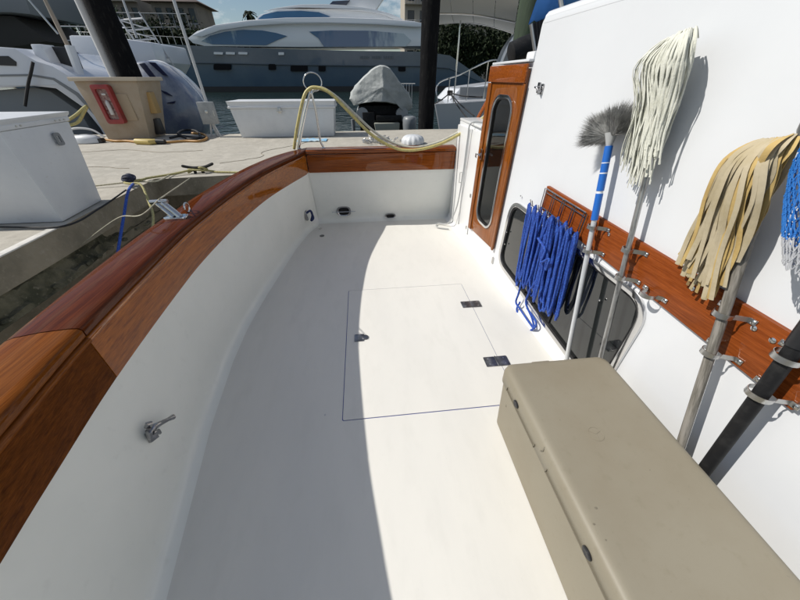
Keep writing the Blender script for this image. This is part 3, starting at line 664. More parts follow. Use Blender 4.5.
for k in range(92):
    u = (k % 46)/45; layer = random.random()
    s_a = Vector((ttop.x, ttop.y, ttop.z))+tside*(.035-.075*u)+Vector((-.015-.035*layer, 0, .015))
    endx = 677+62*u+random.uniform(-4, 4); endy = 268+26*math.sin(PI*min(1, u*1.1))-10*(1-u)+random.uniform(-16, 12)
    if u > .78: endy -= random.uniform(5, 60); endx += 6
    e = atW(endx, endy, .03+.09*layer)
    bow = Vector((-.035*layer-.02, (.50-u)*.045, .022))
    jt = lambda a: Vector((random.uniform(-a, a)*.5, random.uniform(-a, a), 0)); q1 = s_a.lerp(e, .15)+bow*.9+jt(.006); q2 = s_a.lerp(e, .4)+bow*.8+jt(.014); q3 = s_a.lerp(e, .7)+bow*.25+jt(.016)
    ribbon(ta, [s_a+Vector((.035, 0, -.03)), s_a+Vector((.01, 0, .012)), q1, q2, q3, e], random.uniform(.0055, .0105), random.choice((mopt, mopt, mopt2, mopt2, mopt3)) if layer < .55 else random.choice((mopt, mopt2, mopt2)), tw=random.uniform(-.5, .5))

# --- landing net with black pole
ln = thing('landing_net', 'black telescopic pole with blue and white knotted net at the right', 'net', tuple(bk0))
bdir = (bk_t-bk0).normalized(); btop = bk_t+bdir*.10
pole(ln, bk0, bk_t, .022, blackr, 'pole'); pole(ln, bk_t-bdir*.02, btop, .026, blackp, 'grip')
NC = Vector((1.27, .60, 1.20))
pole(ln, btop-bdir*.02, btop+bdir*.12, .011, alud, 'net_shaft', 10)
hoopc = Vector((1.255, .622, 1.56)); hr = .24
b = MB(); hp = []
for k in range(28):
    a = 2*PI*k/28; hp.append(hoopc+Vector((-.06*math.sin(a)*0, hr*math.cos(a), hr*.55*math.sin(a))))
b.tube(hp, .007, 8, closed=True); b.tube([btop+bdir*.11, hoopc+Vector((0, 0, -hr*.55))], .009, 8); b.build('hoop', alud, ln)
b = MB()
nu, nv = 40, 18
def netp(i, j):
    v = j/nv; a = 2*PI*(i+.5*(j % 2))/nu
    rr = (1-.62*v**2); drop = .34*v
    jit = noise.noise(Vector((i*.9, j*1.1, 0)))*.012
    return Vector((hoopc.x-.015-.028*math.sin(a)*(.4+v), hoopc.y+.02*v+(hr-.02)*rr*math.cos(a)*.92+jit-.06*v, hoopc.z-.02+hr*.5*math.sin(a)*(1-v)-drop+jit))
for j in range(nv):
    b.cm = 0 if j < 15 else 1
    for i in range(nu):
        p = netp(i, j)
        for q in (netp(i, j+1), netp(i-1 if j % 2 == 0 else i+1, j+1)):
            b.tube([p, (p+q)/2+Vector((0, 0, -.004)), q], .0017, 4, caps=False)
        b.lathe([(.003, -.0025), (.003, .0025)], Matrix.Translation(p), 5)
b.build('net_bag', [netb, netw], ln, stuff=False, smooth=60)

# --- blue rope hanks on the rack
rp = thing('hank_of_rope', 'bundle of long blue rope loops hung from the wire rack over the window', 'rope', tuple(wall(1.85, .9, .1)))
for k in range(24):
    hk = k/23; s = 2.02-.40*hk+random.uniform(-.01, .01); ztop = BT(s)-.07+random.uniform(-.012, .015)
    tx, ty = 530+47*hk, 211+27*hk
    bx = 516+40*hk+random.uniform(-3, 3); by = 286+36*hk+random.uniform(-14, 10)
    off = random.uniform(.055, .13)
    T = atW(tx+random.uniform(-2, 2), ty-6+random.uniform(-3, 3), off); B = atW(bx, by, off-.02)
    w = random.uniform(.016, .034)
    sd = Vector((random.uniform(-.3, .3), 1, 0)).normalized()*w
    pts = []
    n = 22
    for i in range(n):
        a = 2*PI*i/n; t = .5-.5*math.cos(a); c = T.lerp(B, t); pts.append(c+sd*math.sin(a)*(1+.5*t)+Vector((0, random.uniform(-.0035, .0035), 0)))
    b = MB(); b.tube(pts, .0088, 8, closed=True); b.build('rope_loop', ropeB, rp, smooth=70)
# dangling tail loops
b = MB(); b.tube(catmull([atW(524, 270, .05), atW(519, 292, .06), atW(516, 302, .06), atW(520, 309, .06), atW(531, 325, .05), atW(534, 328, .05), atW(532, 318, .05), atW(526, 303, .06), atW(530, 290, .07), atW(538, 262, .08)]), .0085, 8); b.build('rope_tail', ropeB, rp)
b = MB(); b.tube(catmull([atW(520, 302, .05), atW(517, 311, .05), atW(526, 329, .05), atW(533, 329, .055), atW(536, 322, .05), atW(527, 308, .05)]), .0085, 8); b.build('rope_tail', ropeB, rp)
b = MB(); b.tube(catmull([atW(538, 238, .14), atW(545, 250, .15), atW(541, 262, .15), atW(549, 259, .15), atW(546, 270, .145)]), .0085, 8); b.build('rope_tail', ropeB, rp)

# ================================================================== COOLER
co = thing('cooler', 'large tan hard plastic cooler with closed lid standing against the cabin wall', 'cooler', (.94, .36, 0))
X0, X1, Y0_, Y1_ = .652, 1.222, -.30, 1.003; HT = .452
def rr3(x0, y0, x1, y1, r, z): return [Vector((a, c, z)) for a, c in rrect(x0, y0, x1, y1, r, 6)]
b = MB(); tp = .030
b.loft([rr3(X0+tp, Y0_+tp, X1-tp, Y1_-tp, .05, .004), rr3(X0+tp*.95, Y0_+tp, X1-tp, Y1_-tp, .05, .02), rr3(X0+.010, Y0_+.01, X1-.01, Y1_-.01, .05, .315), rr3(X0+.012, Y0_+.012, X1-.012, Y1_-.012, .05, .338)])
body = b.build('body', tancool, co, smooth=40)
b = MB()
b.loft([rr3(X0+.010, Y0_+.01, X1-.01, Y1_-.01, .05, .345), rr3(X0+.001, Y0_+.0, X1-.0, Y1_, .052, .352), rr3(X0-.002, Y0_, X1, Y1_, .052, .418), rr3(X0+.003, Y0_+.004, X1-.004, Y1_-.004, .05, .436), rr3(X0+.013, Y0_+.014, X1-.014, Y1_-.014, .045, .4475), rr3(X0+.03, Y0_+.03, X1-.03, Y1_-.03, .04, HT), rr3(X0+.045, Y0_+.045, X1-.045, Y1_-.045, .03, HT+.0005)])
lid = b.build('lid', tancool, co, smooth=50)
b = MB(); b.loft([rr3(X0+.018, Y0_+.018, X1-.018, Y1_-.018, .048, .336), rr3(X0+.018, Y0_+.018, X1-.018, Y1_-.018, .048, .347)]); b.build('lid_gasket', tandark, co)
# dark strips painting the shade of long recesses, and latches on the side that faces the deck
def on_side(y, z, o=0): return Vector((X0+.012*(.35-z)/.35*1.0+.010-o if z < .345 else X0-.002-o, y, z))
for (ya, yb) in ((.60, .90), (.02, .50), (-.28, -.05)):
    b = MB()
    def ff(u, v, t): return Vector((X0-.0035-t, u, v))
    for lo_, hi_ in (((ya, .360), (yb, .364)), ((ya, .360), (ya+.004, .382)), ((yb-.004, .360), (yb, .382))):
        b.box((X0-.0045, lo_[0], lo_[1]), (X0+.004, hi_[0], hi_[1]))
    b.build('groove_shade', tandark, lid)
for (px_, py_) in ((516, 404), (587, 553)):
    v = ray(px_, py_); t = (X0-.004)/v.x; p = CAM+v*t
    b = MB(); MR = Matrix.Translation((X0-.002, p.y, p.z)) @ Matrix.Rotation(-PI/2, 4, 'Y')
    b.lathe([(.017, 0), (.017, .005), (.013, .008), (.006, .0065), (.001, .0065)], MR @ Matrix.Diagonal((.95, 1.25, 1, 1)), 22); b.build('latch_knob', blackp, lid, smooth=50)
b = MB()
for y, z in ((.545, .428), (.80, .25), (.82, .235)): pass
b.tube([Vector((X0+.006, .56, .437)), Vector((X0-.004, .552, .425)), Vector((X0-.005, .56, .41))], .003, 6); b.tube([Vector((X0+.02, .905, .30)), Vector((X0+.014, .88, .24))], .002, 6); b.build('scratch_marks', tandark, lid, stuff=True)
# embossed round emblem on the lid
ec = atZ(596, 434, HT+.001); b = MB(); ring(b, (ec.x, ec.y, HT+.0006), .030, .0013, 26)
for k in range(3):
    a = 2*PI*k/3+.4; b.tube([Vector((ec.x, ec.y, HT+.001)), Vector((ec.x+.03*math.cos(a), ec.y+.03*math.sin(a), HT+.001))], .0013, 5)
b.build('emblem', tancool, lid)
b = MB()
for q, r in (((596, 508), .005), ((594, 524), .004), ((606, 540), .003), ((650, 470), .002), ((560, 420), .002)):
    p = atZ(*q, HT+.001); b.lathe([(r, 0), (r*.8, .0006)], Matrix.Translation((p.x, p.y, HT+.0008)) @ Matrix.Diagonal((1.2, .8, 1, 1)), 8)
b.build('dirt_specks', tandark, lid, stuff=True)
# rear hinge bumps
b = MB()
for y in (.30, -.1): b.box((X1-.004, y-.05, .33), (X1+.012, y+.05, .40))
b.box((X0+.17, Y1_-.008, .36), (X0+.27, Y1_+.012, .425)); b.build('handle_mount', tancool, co, bevel=.006)

# ================================================================== TRANSOM FRAME AND HOSE
fr = thing('hose_stand', 'polished steel wishbone stand with a ring on top, on the transom corner', 'stand', (-.60, 4.15, .957))
def A(x, y, Y=4.15): return atY(x, y, Y)
top = A(311, 91)
b = MB(); b.tube(catmull([A(299, 147.5), A(303, 125), A(309, 97), top]), .013, 10); b.build('leg', chrome, fr, smooth=60)
b = MB(); b.tube(catmull([A(323.5, 147.5), A(320, 139), A(316, 112), top]), .012, 10); b.build('leg', chrome, fr, smooth=60)
b = MB(); c = A(312.5, 82); b.tube([c+Vector((.098*math.cos(a), 0, .085*math.sin(a))) for a in [2*PI*k/28 for k in range(28)]], .006, 8, closed=True); b.build('ring', chrome, fr, smooth=60)
b = MB(); b.tube([top+Vector((0,.0,-.02)), top+Vector((0,0,.012))], [.022, .016], 12); b.build('collar', chrome, fr)
for q in ((299, 148), (323.5, 148)):
    p = A(*q); b = MB(); b.lathe([(.026, 0), (.026, .006), (.012, .014)], Matrix.Translation((p.x, 4.15, .955)), 16); b.build('foot', chrome, fr)
def hose(pts, r, m_, label, group=None, name='hose', seg=10, n=8):
    b = MB(); b.tube(catmull(pts, n), r, seg); return tag(b.build(name, m_, None, smooth=70), label, 'hose', group)
hose([A(294, 149, 4.12), A(297, 128, 4.10), A(303, 100, 4.10), A(308, 90, 4.12), A(316, 87.5, 4.11), A(330, 93, 4.08), A(350, 113, 4.05), A(372, 135, 4.03), A(395, 148, 4.02), A(415, 150, 4.0), A(440, 144, 4.0), A(465, 131, 4.0), A(480, 121, 4.02), A(489, 112, 4.1)], .0175, hosey, 'cream yellow hose draped over the stand and sagging across the transom, lower one')
hose([A(297.5, 149, 4.17), A(301, 130, 4.17), A(307, 104, 4.18), A(313, 91, 4.18), A(322, 88, 4.17), A(338, 98, 4.17), A(356, 115, 4.16), A(376, 133, 4.14), A(396, 144, 4.12), A(415, 147.5, 4.10), A(440, 141.5, 4.10), A(465, 128.5, 4.10), A(482, 118, 4.12), A(491, 109, 4.2)], .0145, hosew, 'paler grey hose draped over the stand just above the yellow one')
# thin hose and cord down the locker face
hose([wall(3.55, 1.27, -.10), wall(3.62, 1.26, .03), wall(3.64, 1.1, .04), wall(3.66, .7, .04), wall(3.72, .3, .05), wall(3.84, .05, .10), wall(3.92, .02, .22), wall(3.80, .015, .26), wall(3.72, .015, .12)], .008, mat('grey_hose', (.42,.43,.43), .4), 'thin grey hose hanging down the white locker to the deck')

# ================================================================== MOORING GEAR ON THE LEFT
sc = thing('bow_cleat', 'short chrome mooring post standing on the mahogany cap rail', 'mooring post', (-1.165, 1.95, .955))
def lv(x, y, z): return atZ(x, y, z)
pb = lv(178, 218, .955); ptp = Vector((pb.x-.075, pb.y+.02, 1.045))
b = MB(); b.prism(rrect(pb.x-.075, pb.y-.035, pb.x+.055, pb.y+.045, .03), [], up, .953, .966); b.build('base', chrome, sc, bevel=.004)
for dx in (-.022, .018):
    b = MB(); b.tube([pb+Vector((dx, 0, .006)), Vector((ptp.x+dx*.8, ptp.y, ptp.z))], .017, 12); b.build('post', chrome, sc, smooth=60)
b = MB(); b.tube([ptp+Vector((-.05, -.005, .008)), ptp+Vector((.045, .005, .008))], .012, 12); b.build('cross_bar', chrome, sc, smooth=60)
b = MB(); rc = pb+Vector((.02, .10, .03)); b.tube([rc+Vector((.0, .028*math.cos(a), .028*math.sin(a))) for a in [2*PI*k/18 for k in range(18)]], .005, 8, closed=True); b.build('side_ring', chrome, sc)
def rope(pts, r, m_, label, n=8, group=None, name='mooring_line'):
    b = MB(); b.tube(catmull(pts, n), r, 8); return tag(b.build(name, m_, None, smooth=70), label, 'rope', group)
ckp = Vector((-2.26, 4.62, DOCK))
ck = thing('dock_cleat', 'black iron horn cleat on the dock edge wrapped in yellow line', 'cleat', tuple(ckp))
b = MB(); b.tube(catmull([ckp+Vector(q) for q in ((-.19, -.01, .10), (-.09, 0, .075), (0, 0, .07), (.09, .01, .075), (.21, .02, .115))]), [.012]+[.018]*31+[.012], 8); b.build('horns', blackr, ck)
for s in (-.05, .05):
    b = MB(); b.tube([ckp+Vector((s, 0, 0)), ckp+Vector((s, 0, .07))], .02, 8); b.build('stem', blackr, ck)
kn = lv(130, 181, DOCK+.06)
rope([ckp+Vector(q) for q in ((-.12,-.05,.02),(-.04,.04,.05),(.06,-.04,.08),(.10,.04,.04),(-.02,.05,.03),(-.10,-.04,.06),(.05,-.06,.05),(.14,.03,.02),(.25,-.02,.015),(.5,-.06,.012),(.75,-.10,.012))], .012, ropeY, 'yellow line wound round the dock cleat and trailing right')
rope([ckp+Vector((-.08, -.02, .05)), ckp+Vector((-.25, -.12, .03)), ckp+Vector((-.5, -.30, .025)), kn+Vector((.12, .06, .0)), kn+Vector((-.02, -.05, 0)), kn+Vector((.06, -.12, .0)), kn+Vector((.22, -.18, -.0)), atX(148, 200, -2.45), atX(153, 215, -2.3), atX(152, 235, -2.2), atX(150, 260, -2.2)], .013, ropeY, 'yellow line running from the cleat through the black bundle and over the edge')
rope([ckp+Vector((-.08, .0, .04)), ckp+Vector((-.3, -.05, .02)), kn+Vector((.25, .08, -.03)), kn+Vector((.0, .04, -.02)), kn+Vector((-.5, -.06, -.035)), kn+Vector((-1.2, -.1, -.04))], .009, ropeC, 'pale line lying across the dock behind the black bundle')
b = MB()
for k in range(9):
    a = k*.7; b.tube([kn+Vector((.05*math.cos(t)+.015*math.cos(a), .045*math.sin(t)*math.cos(a)+.02*math.sin(a), .04*math.sin(t)*math.sin(a)+.03)) for t in [2*PI*i/14 for i in range(14)]], .013, 7, closed=True)
tag(b.build('rope_knot', mat('navy_black_line', (.015, .02, .05), .65, bump=(150, .8, .003)), None), 'dark navy knotted bundle of line at the pier edge above the blue rope', 'rope')
rope([kn+Vector((.1, -.1, .0)), atX(128, 192, -2.5), atX(124, 215, -2.45), atX(119, 245, -2.4), atX(112, 290, -2.4)], .013, ropeB, 'thick blue rope hanging straight down beside the pier')
rope([lv(190, 178, DOCK+.08), ptp+Vector((.02, .05, .03)), ptp+Vector((0, .0, .018)), ptp+Vector((-.10, -.06, -.05)), lv(90, 262, .72), lv(60, 300, .60), lv(0, 345, .2)][:4]+[atX(120, 217, -1.9), atX(100, 230, -2.3), atX(80, 246, -2.66)], .0035, ropeC, 'thin cream line led over the chrome post towards the pier')
rope([lv(0, 227, DOCK+.02), lv(64, 226, DOCK+.02), lv(100, 208, DOCK+.02), lv(126, 190, DOCK+.03)], .008, ropeK, 'thin black cord along the pier edge at the foot of the dock box', name='cord')

# ================================================================== DOCK BOXES
def dockbox(name, label, bx, tx, z0, z1, lidt=.10, over=.03, latch=True, lab_print=False):
    """bx, tx: four bottom / top corners (x,y)"""
    c = Vector((sum(p[0] for p in bx)/4, sum(p[1] for p in bx)/4, z0)); t = thing(name, label, 'dock box', tuple(c))
    zl = z1-lidt; f = (zl-z0)/(z1-z0)
    mid = [(a[0]+(d[0]-a[0])*f, a[1]+(d[1]-a[1])*f) for a, d in zip(bx, tx)]
    b = MB(); b.hexa([Vector((*p, z0)) for p in bx], [Vector((*p, zl)) for p in mid]); b.build('body', whiteplast, t, bevel=.012)
    cc = Vector((sum(p[0] for p in tx)/4, sum(p[1] for p in tx)/4))
    def gr(ps, g): return [(p[0]+math.copysign(g, p[0]-cc.x), p[1]+math.copysign(g, p[1]-cc.y)) for p in ps]
    b = MB(); b.loft([[Vector((*p, zl+.002)) for p in gr(mid, over)], [Vector((*p, zl+.035)) for p in gr(mid, over+.004)], [Vector((*p, zl+.037)) for p in gr(mid, over-.012)], [Vector((*p, z1-.02)) for p in gr(tx, over-.02)], [Vector((*p, z1)) for p in gr(tx, -.02)]])
    b.build('lid', whiteplast, t, bevel=.010); return t
d1 = dockbox('dock_box', 'tall white fibreglass dock box at the pier edge, left of the cockpit', [(-2.745, 2.92), (-2.80, 3.52), (-4.0, 3.60), (-4.0, 2.92)], [(-2.70, 2.86), (-2.735, 3.60), (-4.05, 3.62), (-4.05, 2.86)], DOCK+.004, 1.40, .075, .006)
def fb(u, v, t): return Vector((-2.727+t, u, v))
b = MB(); b.prism(rrect(3.30, 1.16, 3.37, 1.26, .02), [[(3.322+.0, 1.185), (3.348, 1.185), (3.348, 1.235), (3.322, 1.235)]], fb, 0.01, .022); b.build('emblem', printm, d1)
b = MB()
for s in (3.02, 3.06, 3.40, 3.45, 3.5): b.lathe([(.008, 0), (.008, .005)], Matrix.Translation((-2.705, s, 1.345)) @ Matrix.Rotation(PI/2, 4, 'Y'), 8)
b.build('lid_screws', steel, d1, stuff=True)
d2 = dockbox('dock_box', 'low white dock box with overhanging lid behind the transom, near the far dock edge', [(-.64, 7.70), (-.64, 8.30), (-2.58, 8.30), (-2.62, 7.70)], [(-.56, 7.62), (-.56, 8.3), (-2.66, 8.3), (-2.70, 7.62)], DOCK+.004, 1.27, .13, .03)
b = MB(); b.box((-1.72, 7.575, 1.06), (-1.66, 7.60, 1.16)); b.box((-1.75, 7.57, 1.085), (-1.63, 7.582, 1.105)); b.build('hasp', steel, d2, bevel=.003)
# blue cloth on the dock
b = MB(); g_ = 10
pts = [[Vector((-1.35+.6*i/g_, 7.0+.32*j/g_, DOCK+.012+.025*abs(noise.noise(Vector((i*.5, j*.6, 2)))))) for i in range(g_+1)] for j in range(g_+1)]
b.loft(pts, closed=False, caps=False); tag(b.build('cloth', mat('pale_blue_cloth', (.20, .42, .62), .9, var=(6, (.5, .6, .65), .45, .6))), 'crumpled pale blue cloth on the dock in front of the white box', 'cloth')
# white boat dinghy-shaped board left of box: mooring buoy-like fender pile
# ================================================================== PEDESTAL, POSTS, PILES
pd = thing('utility_pedestal', 'tan plastered utility pedestal on the dock holding a red extinguisher cabinet', 'utility box', (-4.9, 8.0, DOCK))
Bq = [Vector((-5.35, 7.75, DOCK+.003)), Vector((-4.52, 7.75, DOCK+.003)), Vector((-4.50, 8.35, DOCK+.003)), Vector((-5.4, 8.35, DOCK+.003))]
Tq = [Vector((-5.42, 7.72, 1.60)), Vector((-4.30, 7.72, 1.60)), Vector((-4.20, 8.4, 1.60)), Vector((-5.42, 8.4, 1.60))]
b = MB(); b.hexa(Bq, Tq); b.build('body', tanbox, pd, bevel=.01)
b = MB(); b.hexa([p+Vector((dx, dy, .002)) for p, dx, dy in zip(Tq, (-.05, .05, .05, -.05), (-.05, -.05, .03, .03))], [p+Vector((dx, dy, .065)) for p, dx, dy in zip(Tq, (-.05, .05, .05, -.05), (-.05, -.05, .03, .03))]); b.build('cap', mat('tan_cap', (.52, .45, .35), .8), pd, bevel=.01)
b = MB(); b.box((-5.15, 7.712, .95), (-4.58, 7.735, 1.40)); b.build('access_panel', mat('tan_panel', (.40, .315, .215), .75), pd, bevel=.006)
rc_ = thing('extinguisher_cabinet', 'red fire extinguisher cabinet with clear front fixed to the tan pedestal', 'fire extinguisher cabinet', (-4.93, 7.70, 1.0))
b = MB(); b.prism(rrect(-5.10, .90, -4.78, 1.55, .05), [rrect(-5.04, .98, -4.84, 1.48, .03)], lambda u, v, t: Vector((u, t, v)), 7.59, 7.705); b.build('case', redm, rc_, bevel=.012)
b = MB(); b.box((-5.045, 7.64, .975), (-4.835, 7.70, 1.485)); b.build('front_pane', redglass, rc_)
b = MB(); b.tube([Vector((-4.94, 7.62, 1.06)), Vector((-4.94, 7.62, 1.26)), Vector((-4.94, 7.62, 1.30))], [.035, .035, .015], 10); b.box((-4.97, 7.61, 1.38), (-4.90, 7.637, 1.41)); b.build('label_plate', mat('white_label', (.6, .58, .55), .5), rc_, bevel=.004)
# outlets on the pedestal's right side
b = MB(); b.box((-4.40, 7.92, 1.05), (-4.26, 8.1, 1.42)); b.build('outlet', mat('ochre_outlet', (.40, .26, .10), .6), pd, bevel=.01)
b = MB(); b.box((-4.49, 7.95, .66), (-4.34, 8.1, .95)); b.build('outlet_cover', blackp, pd, bevel=.01)

def pile(name, label, x, y, r, z0, z1, m_, lean=0, group='pilings along the dock'):
    b = MB(); n = 22; rings = []
    for k in range(12):
        z = z0+(z1-z0)*k/11; rings.append([Vector((x+r*math.cos(2*PI*i/n)*(1+.03*noise.noise(Vector((i*.8, z*.7, 3)))), y+r*math.sin(2*PI*i/n), z)) for i in range(n)])
    b.loft(rings); t = thing(name, label, 'piling', (x, y, z0), group); b.build('shaft', m_, t, smooth=60); return t
p1_ = pile('dock_piling', 'broad black tarred piling rising behind the tan pedestal', -5.24, 9.25, .235, -1.5, 4.6, pilem)
b = MB(); b.tube([Vector((-5.57, 9.22, .6)), Vector((-5.57, 9.22, 4.4))], .085, 14); b.build('conduit', pvc, p1_, smooth=60)
pile('dock_piling', 'black tarred piling in the middle, behind the transom', 1.70, 9.15, .205, -1.5, 4.6, pilem)
pile('dock_piling', 'greenish timber piling rising beyond the cabin door', 2.62, 5.9, .20, -1.5, 4.4, greenpile)
# power post
pp = thing('power_post', 'slim grey post with a square meter box standing on the dock', 'post', (-3.66, 7.9, DOCK))
q0 = atY(208, 112, 7.9); q1 = atY(178, 0, 7.9)
b = MB(); b.tube([Vector((q0.x, 7.98, DOCK+.01)), Vector((q0.x, 7.98, 3.6))], .028, 12); b.build('pole', greypole, pp, smooth=60)
c = atY(208.5, 113, 7.9); b = MB(); b.box((c.x-.15, 7.82, c.z-.20), (c.x+.15, 7.945, c.z+.20)); mb_ = b.build('meter_box', greym, pp, bevel=.008)
b = MB(); b.lathe([(.03, 0), (.03, .008), (.01, .012)], Matrix.Translation((c.x, 7.82, c.z+.03)) @ Matrix.Rotation(PI/2, 4, 'X'), 14); b.box((c.x+.13, 7.812, c.z-.05), (c.x+.142, 7.82, c.z+.05)); b.build('dial', steel, mb_)
b = MB()
for dx in (-.06, .06): b.tube([Vector((c.x+dx*.5, 7.9, c.z-.2)), Vector((c.x+dx*1.6, 7.9, DOCK+.01))], .018, 8)
b.build('legs', greypole, pp)
# cords on the dock
rope([atZ(q[0], q[1], DOCK+.025) for q in ((104, 139.5), (115, 141), (128, 141), (145, 143), (165, 142.5), (185, 141), (200, 141), (207, 138), (203, 134), (192, 133))], .022, orangeh, 'amber shore power cord snaking along the dock before the pedestal', name='extension_cord')
b = MB(); b.tube([atZ(136, 141.5, DOCK+.05), atZ(150, 142, DOCK+.05), atZ(156, 141.5, DOCK+.05)], [.05, .055, .045], 12); tag(b.build('plug', mat('yellow_plug', (.5, .38, .12), .5)), 'yellow cord connector lying on the dock', 'plug')
b = MB(); b.tube([atZ(157, 141.5, DOCK+.05), atZ(165, 141.5, DOCK+.05)], [.05, .04], 12); tag(b.build('plug', blackp), 'black end socket lying beside the yellow connector', 'plug')
rope([atZ(q[0], q[1], DOCK+.02) for q in ((170, 138), (180, 136), (190, 139), (200, 137), (196, 131), (185, 130), (178, 134), (188, 137), (205, 138))], .025, ropeK, 'black hose coil lying on the dock left of the power post', name='hose_coil')
rope([atY(65, 122, 8.3), atY(76, 115, 8.3), atY(84, 108, 8.3), atY(87, 106, 8.3)], .03, ropeY, 'yellow line looped at the dock edge left of the pedestal, upper strand')
rope([atY(67, 126, 8.3), atY(78, 122, 8.3), atY(84, 112, 8.3), atY(87, 106.5, 8.3)], .03, ropeY, 'yellow line looped at the dock edge left of the pedestal, lower strand')
wf_ = thing('valve_box', 'small pale lump with black end fittings on the dock by the pedestal', 'fitting', tuple(atZ(88, 142, DOCK)))
c = atZ(88, 143, DOCK); b = MB(); b.loft([[c+Vector((.28*math.cos(t)*s, .14*math.sin(t)*s, z)) for t in [2*PI*k/18 for k in range(18)]] for s, z in ((1, .01), (1, .08), (.8, .13), (.3, .15))]); b.build('shell', whiteplast, wf_, smooth=50)
b = MB()
for s in (-.27, .27): b.tube([c+Vector((s, -.06, .04)), c+Vector((s, .06, .04))], .045, 12)
b.build('fittings', blackp, wf_)
rope([c+Vector(q) for q in ((-.35, 0, .2), (-.2, -.02, .24), (0, 0, .26), (.2, .02, .22), (.36, 0, .1))], .018, pvc, 'short white pipe arched over the small pale fitting', name='pipe')
# ribbed white fender and folded net behind the transom
fd = thing('ribbed_fender', 'small white ribbed dome sitting on the dock just behind the transom', 'fender', tuple(atZ(419, 146, DOCK)))
c = Vector((.98, 6.6, DOCK+.004)); b = MB(); n = 48; rings = []
for r_, z in ((.21, 0), (.215, .04), (.205, .08), (.175, .12), (.12, .145), (.05, .15)):
    rings.append([c+Vector((r_*(1+.07*math.cos(12*2*PI*k/n))*math.cos(2*PI*k/n), r_*(1+.05*math.cos(12*2*PI*k/n))*math.sin(2*PI*k/n), z)) for k in range(n)])
b.loft(rings); b.build('shell', whiteplast, fd, smooth=60)
for (cx, cy) in ((.30, 6.7),):
    b = MB()
    for k in range(60):
        p = Vector((cx+random.gauss(0, .16), cy+random.gauss(0, .12), DOCK+.02+random.random()*.07))
        b.tube([p+Vector((.035*math.cos(a), .02*math.sin(a), .02*math.sin(a+k))) for a in [2*PI*i/8 for i in range(8)]], .008, 5, closed=True)
    tag(b.build('chain', steel, None, stuff=True), 'loose heap of pale chain on the dock left of the ribbed dome', 'chain')

# ================================================================== BOATS BEYOND
def hullform(b, stern, bow, half, zsheer0, zsheer1, zw, flare=.75, n=14, fine=1.0, closed_stern=True):
    """boat hull from stern point to bow point"""
    S = Vector(stern); Bw = Vector(bow); d = (Bw-S); Ln = d.length; d.normalize(); sd = Vector((-d.y, d.x, 0)); rings = []
    for k in range(n+1):
        t = k/n; w = half*(1-max(0, (t-.35)/.65)**(2.0*fine))*(.92+.08*min(1, t*3)); w = max(w, .02)
        zs = zsheer0+(zsheer1-zsheer0)*t**1.6; c = S+d*(Ln*(t)); rake = (1-(1-t)**2)
        row = []
        for s in (-1, 1):
            pr = [(1, zs), (.97, zs-.18*(zs-zw)), (.93*flare+.07, zw+.35*(zs-zw)), (flare*.86, zw), (flare*.4, zw-.5)]
            pts = [c+sd*(s*w*a)+d*(-(zs-z)*.45*max(0, t-.6)/.4) + Vector((0, 0, z)) for a, z in pr]
            row += pts if s < 0 else list(reversed(pts))
        rings.append([Vector((p.x, p.y, p.z)) for p in row])
    b.loft(rings, closed=True, caps=True); return rings

# --- big navy yacht
YY = 70
ya = thing('large_yacht', 'long navy hulled motor yacht with white superstructure moored across the water', 'yacht', (-5, YY, WATER))
def yz(px_, py_, Y=YY): p = atY(px_, py_, Y); return (p.x, p.z)
stations = [(-62, 7.0, 7.2, .4), (-52, 7.0, 6.6, 2.2), (-40, 6.6, 6.1, 3.2), (-28, 6.1, 5.7, 3.9), (-14, 5.75, 5.4, 4.1), (0, 5.55, 5.2, 4.2), (12, 5.5, 5.1, 4.2), (17, 5.0, 4.9, 4.1), (21, 3.0, 2.9, 4.0), (24.5, 1.2, 1.1, 3.9)]
def ysheer(x): return interp([(s[0], s[1]) for s in stations], x)
b = MB(); rings = []
for x, zs, _, w in stations:
    rings.append([Vector((x, YY+4.2-w, zs)), Vector((x, YY+4.2-w*.99, zs*.62)), Vector((x, YY+4.2-w*.95, zs*.60)), Vector((x, YY+4.2-w*.90, .35)), Vector((x+.8, YY+4.2-w*.8, WATER-.5)), Vector((x+.8, YY+4.2+w*.8, WATER-.5)), Vector((x, YY+4.2+w*.9, .35)), Vector((x, YY+4.2+w, zs))])
b.loft(rings); b.build('hull', navy, ya, smooth=40)
b = MB(); b.tube([Vector((x, YY+4.2-w*.985-.08, zs*.62)) for x, zs, _, w in stations[1:8]], .09, 6); b.build('rub_strake', mat('pale_strake', (.10, .12, .14), .3), ya)
b = MB(); rings = [[Vector((x, YY+4.2-w*.9-.05, .40)), Vector((x, YY+4.2-w*.9-.07, WATER-.3)), Vector((x, YY+4.4-w*.9, WATER-.3)), Vector((x, YY+4.4-w*.9, .40))] for x, zs, _, w in stations[2:9]]
b.loft(rings); b.build('boot_stripe', boot, ya)
def yprism(name, pix, y0, y1, m_, parent=ya, bevel=.0, holes=(), Yp=YY, r=.0, smooth=35):
    pts = [yz(*q, Yp) for q in pix]
    if r: pts = rpoly(pts, r, 4)
    b = MB(); b.prism(pts, [[yz(*q, Yp) for q in h] for h in holes], lambda u, v, t: Vector((u, t, v)), y0, y1); return b.build(name, m_, parent, bevel=bevel, smooth=smooth)
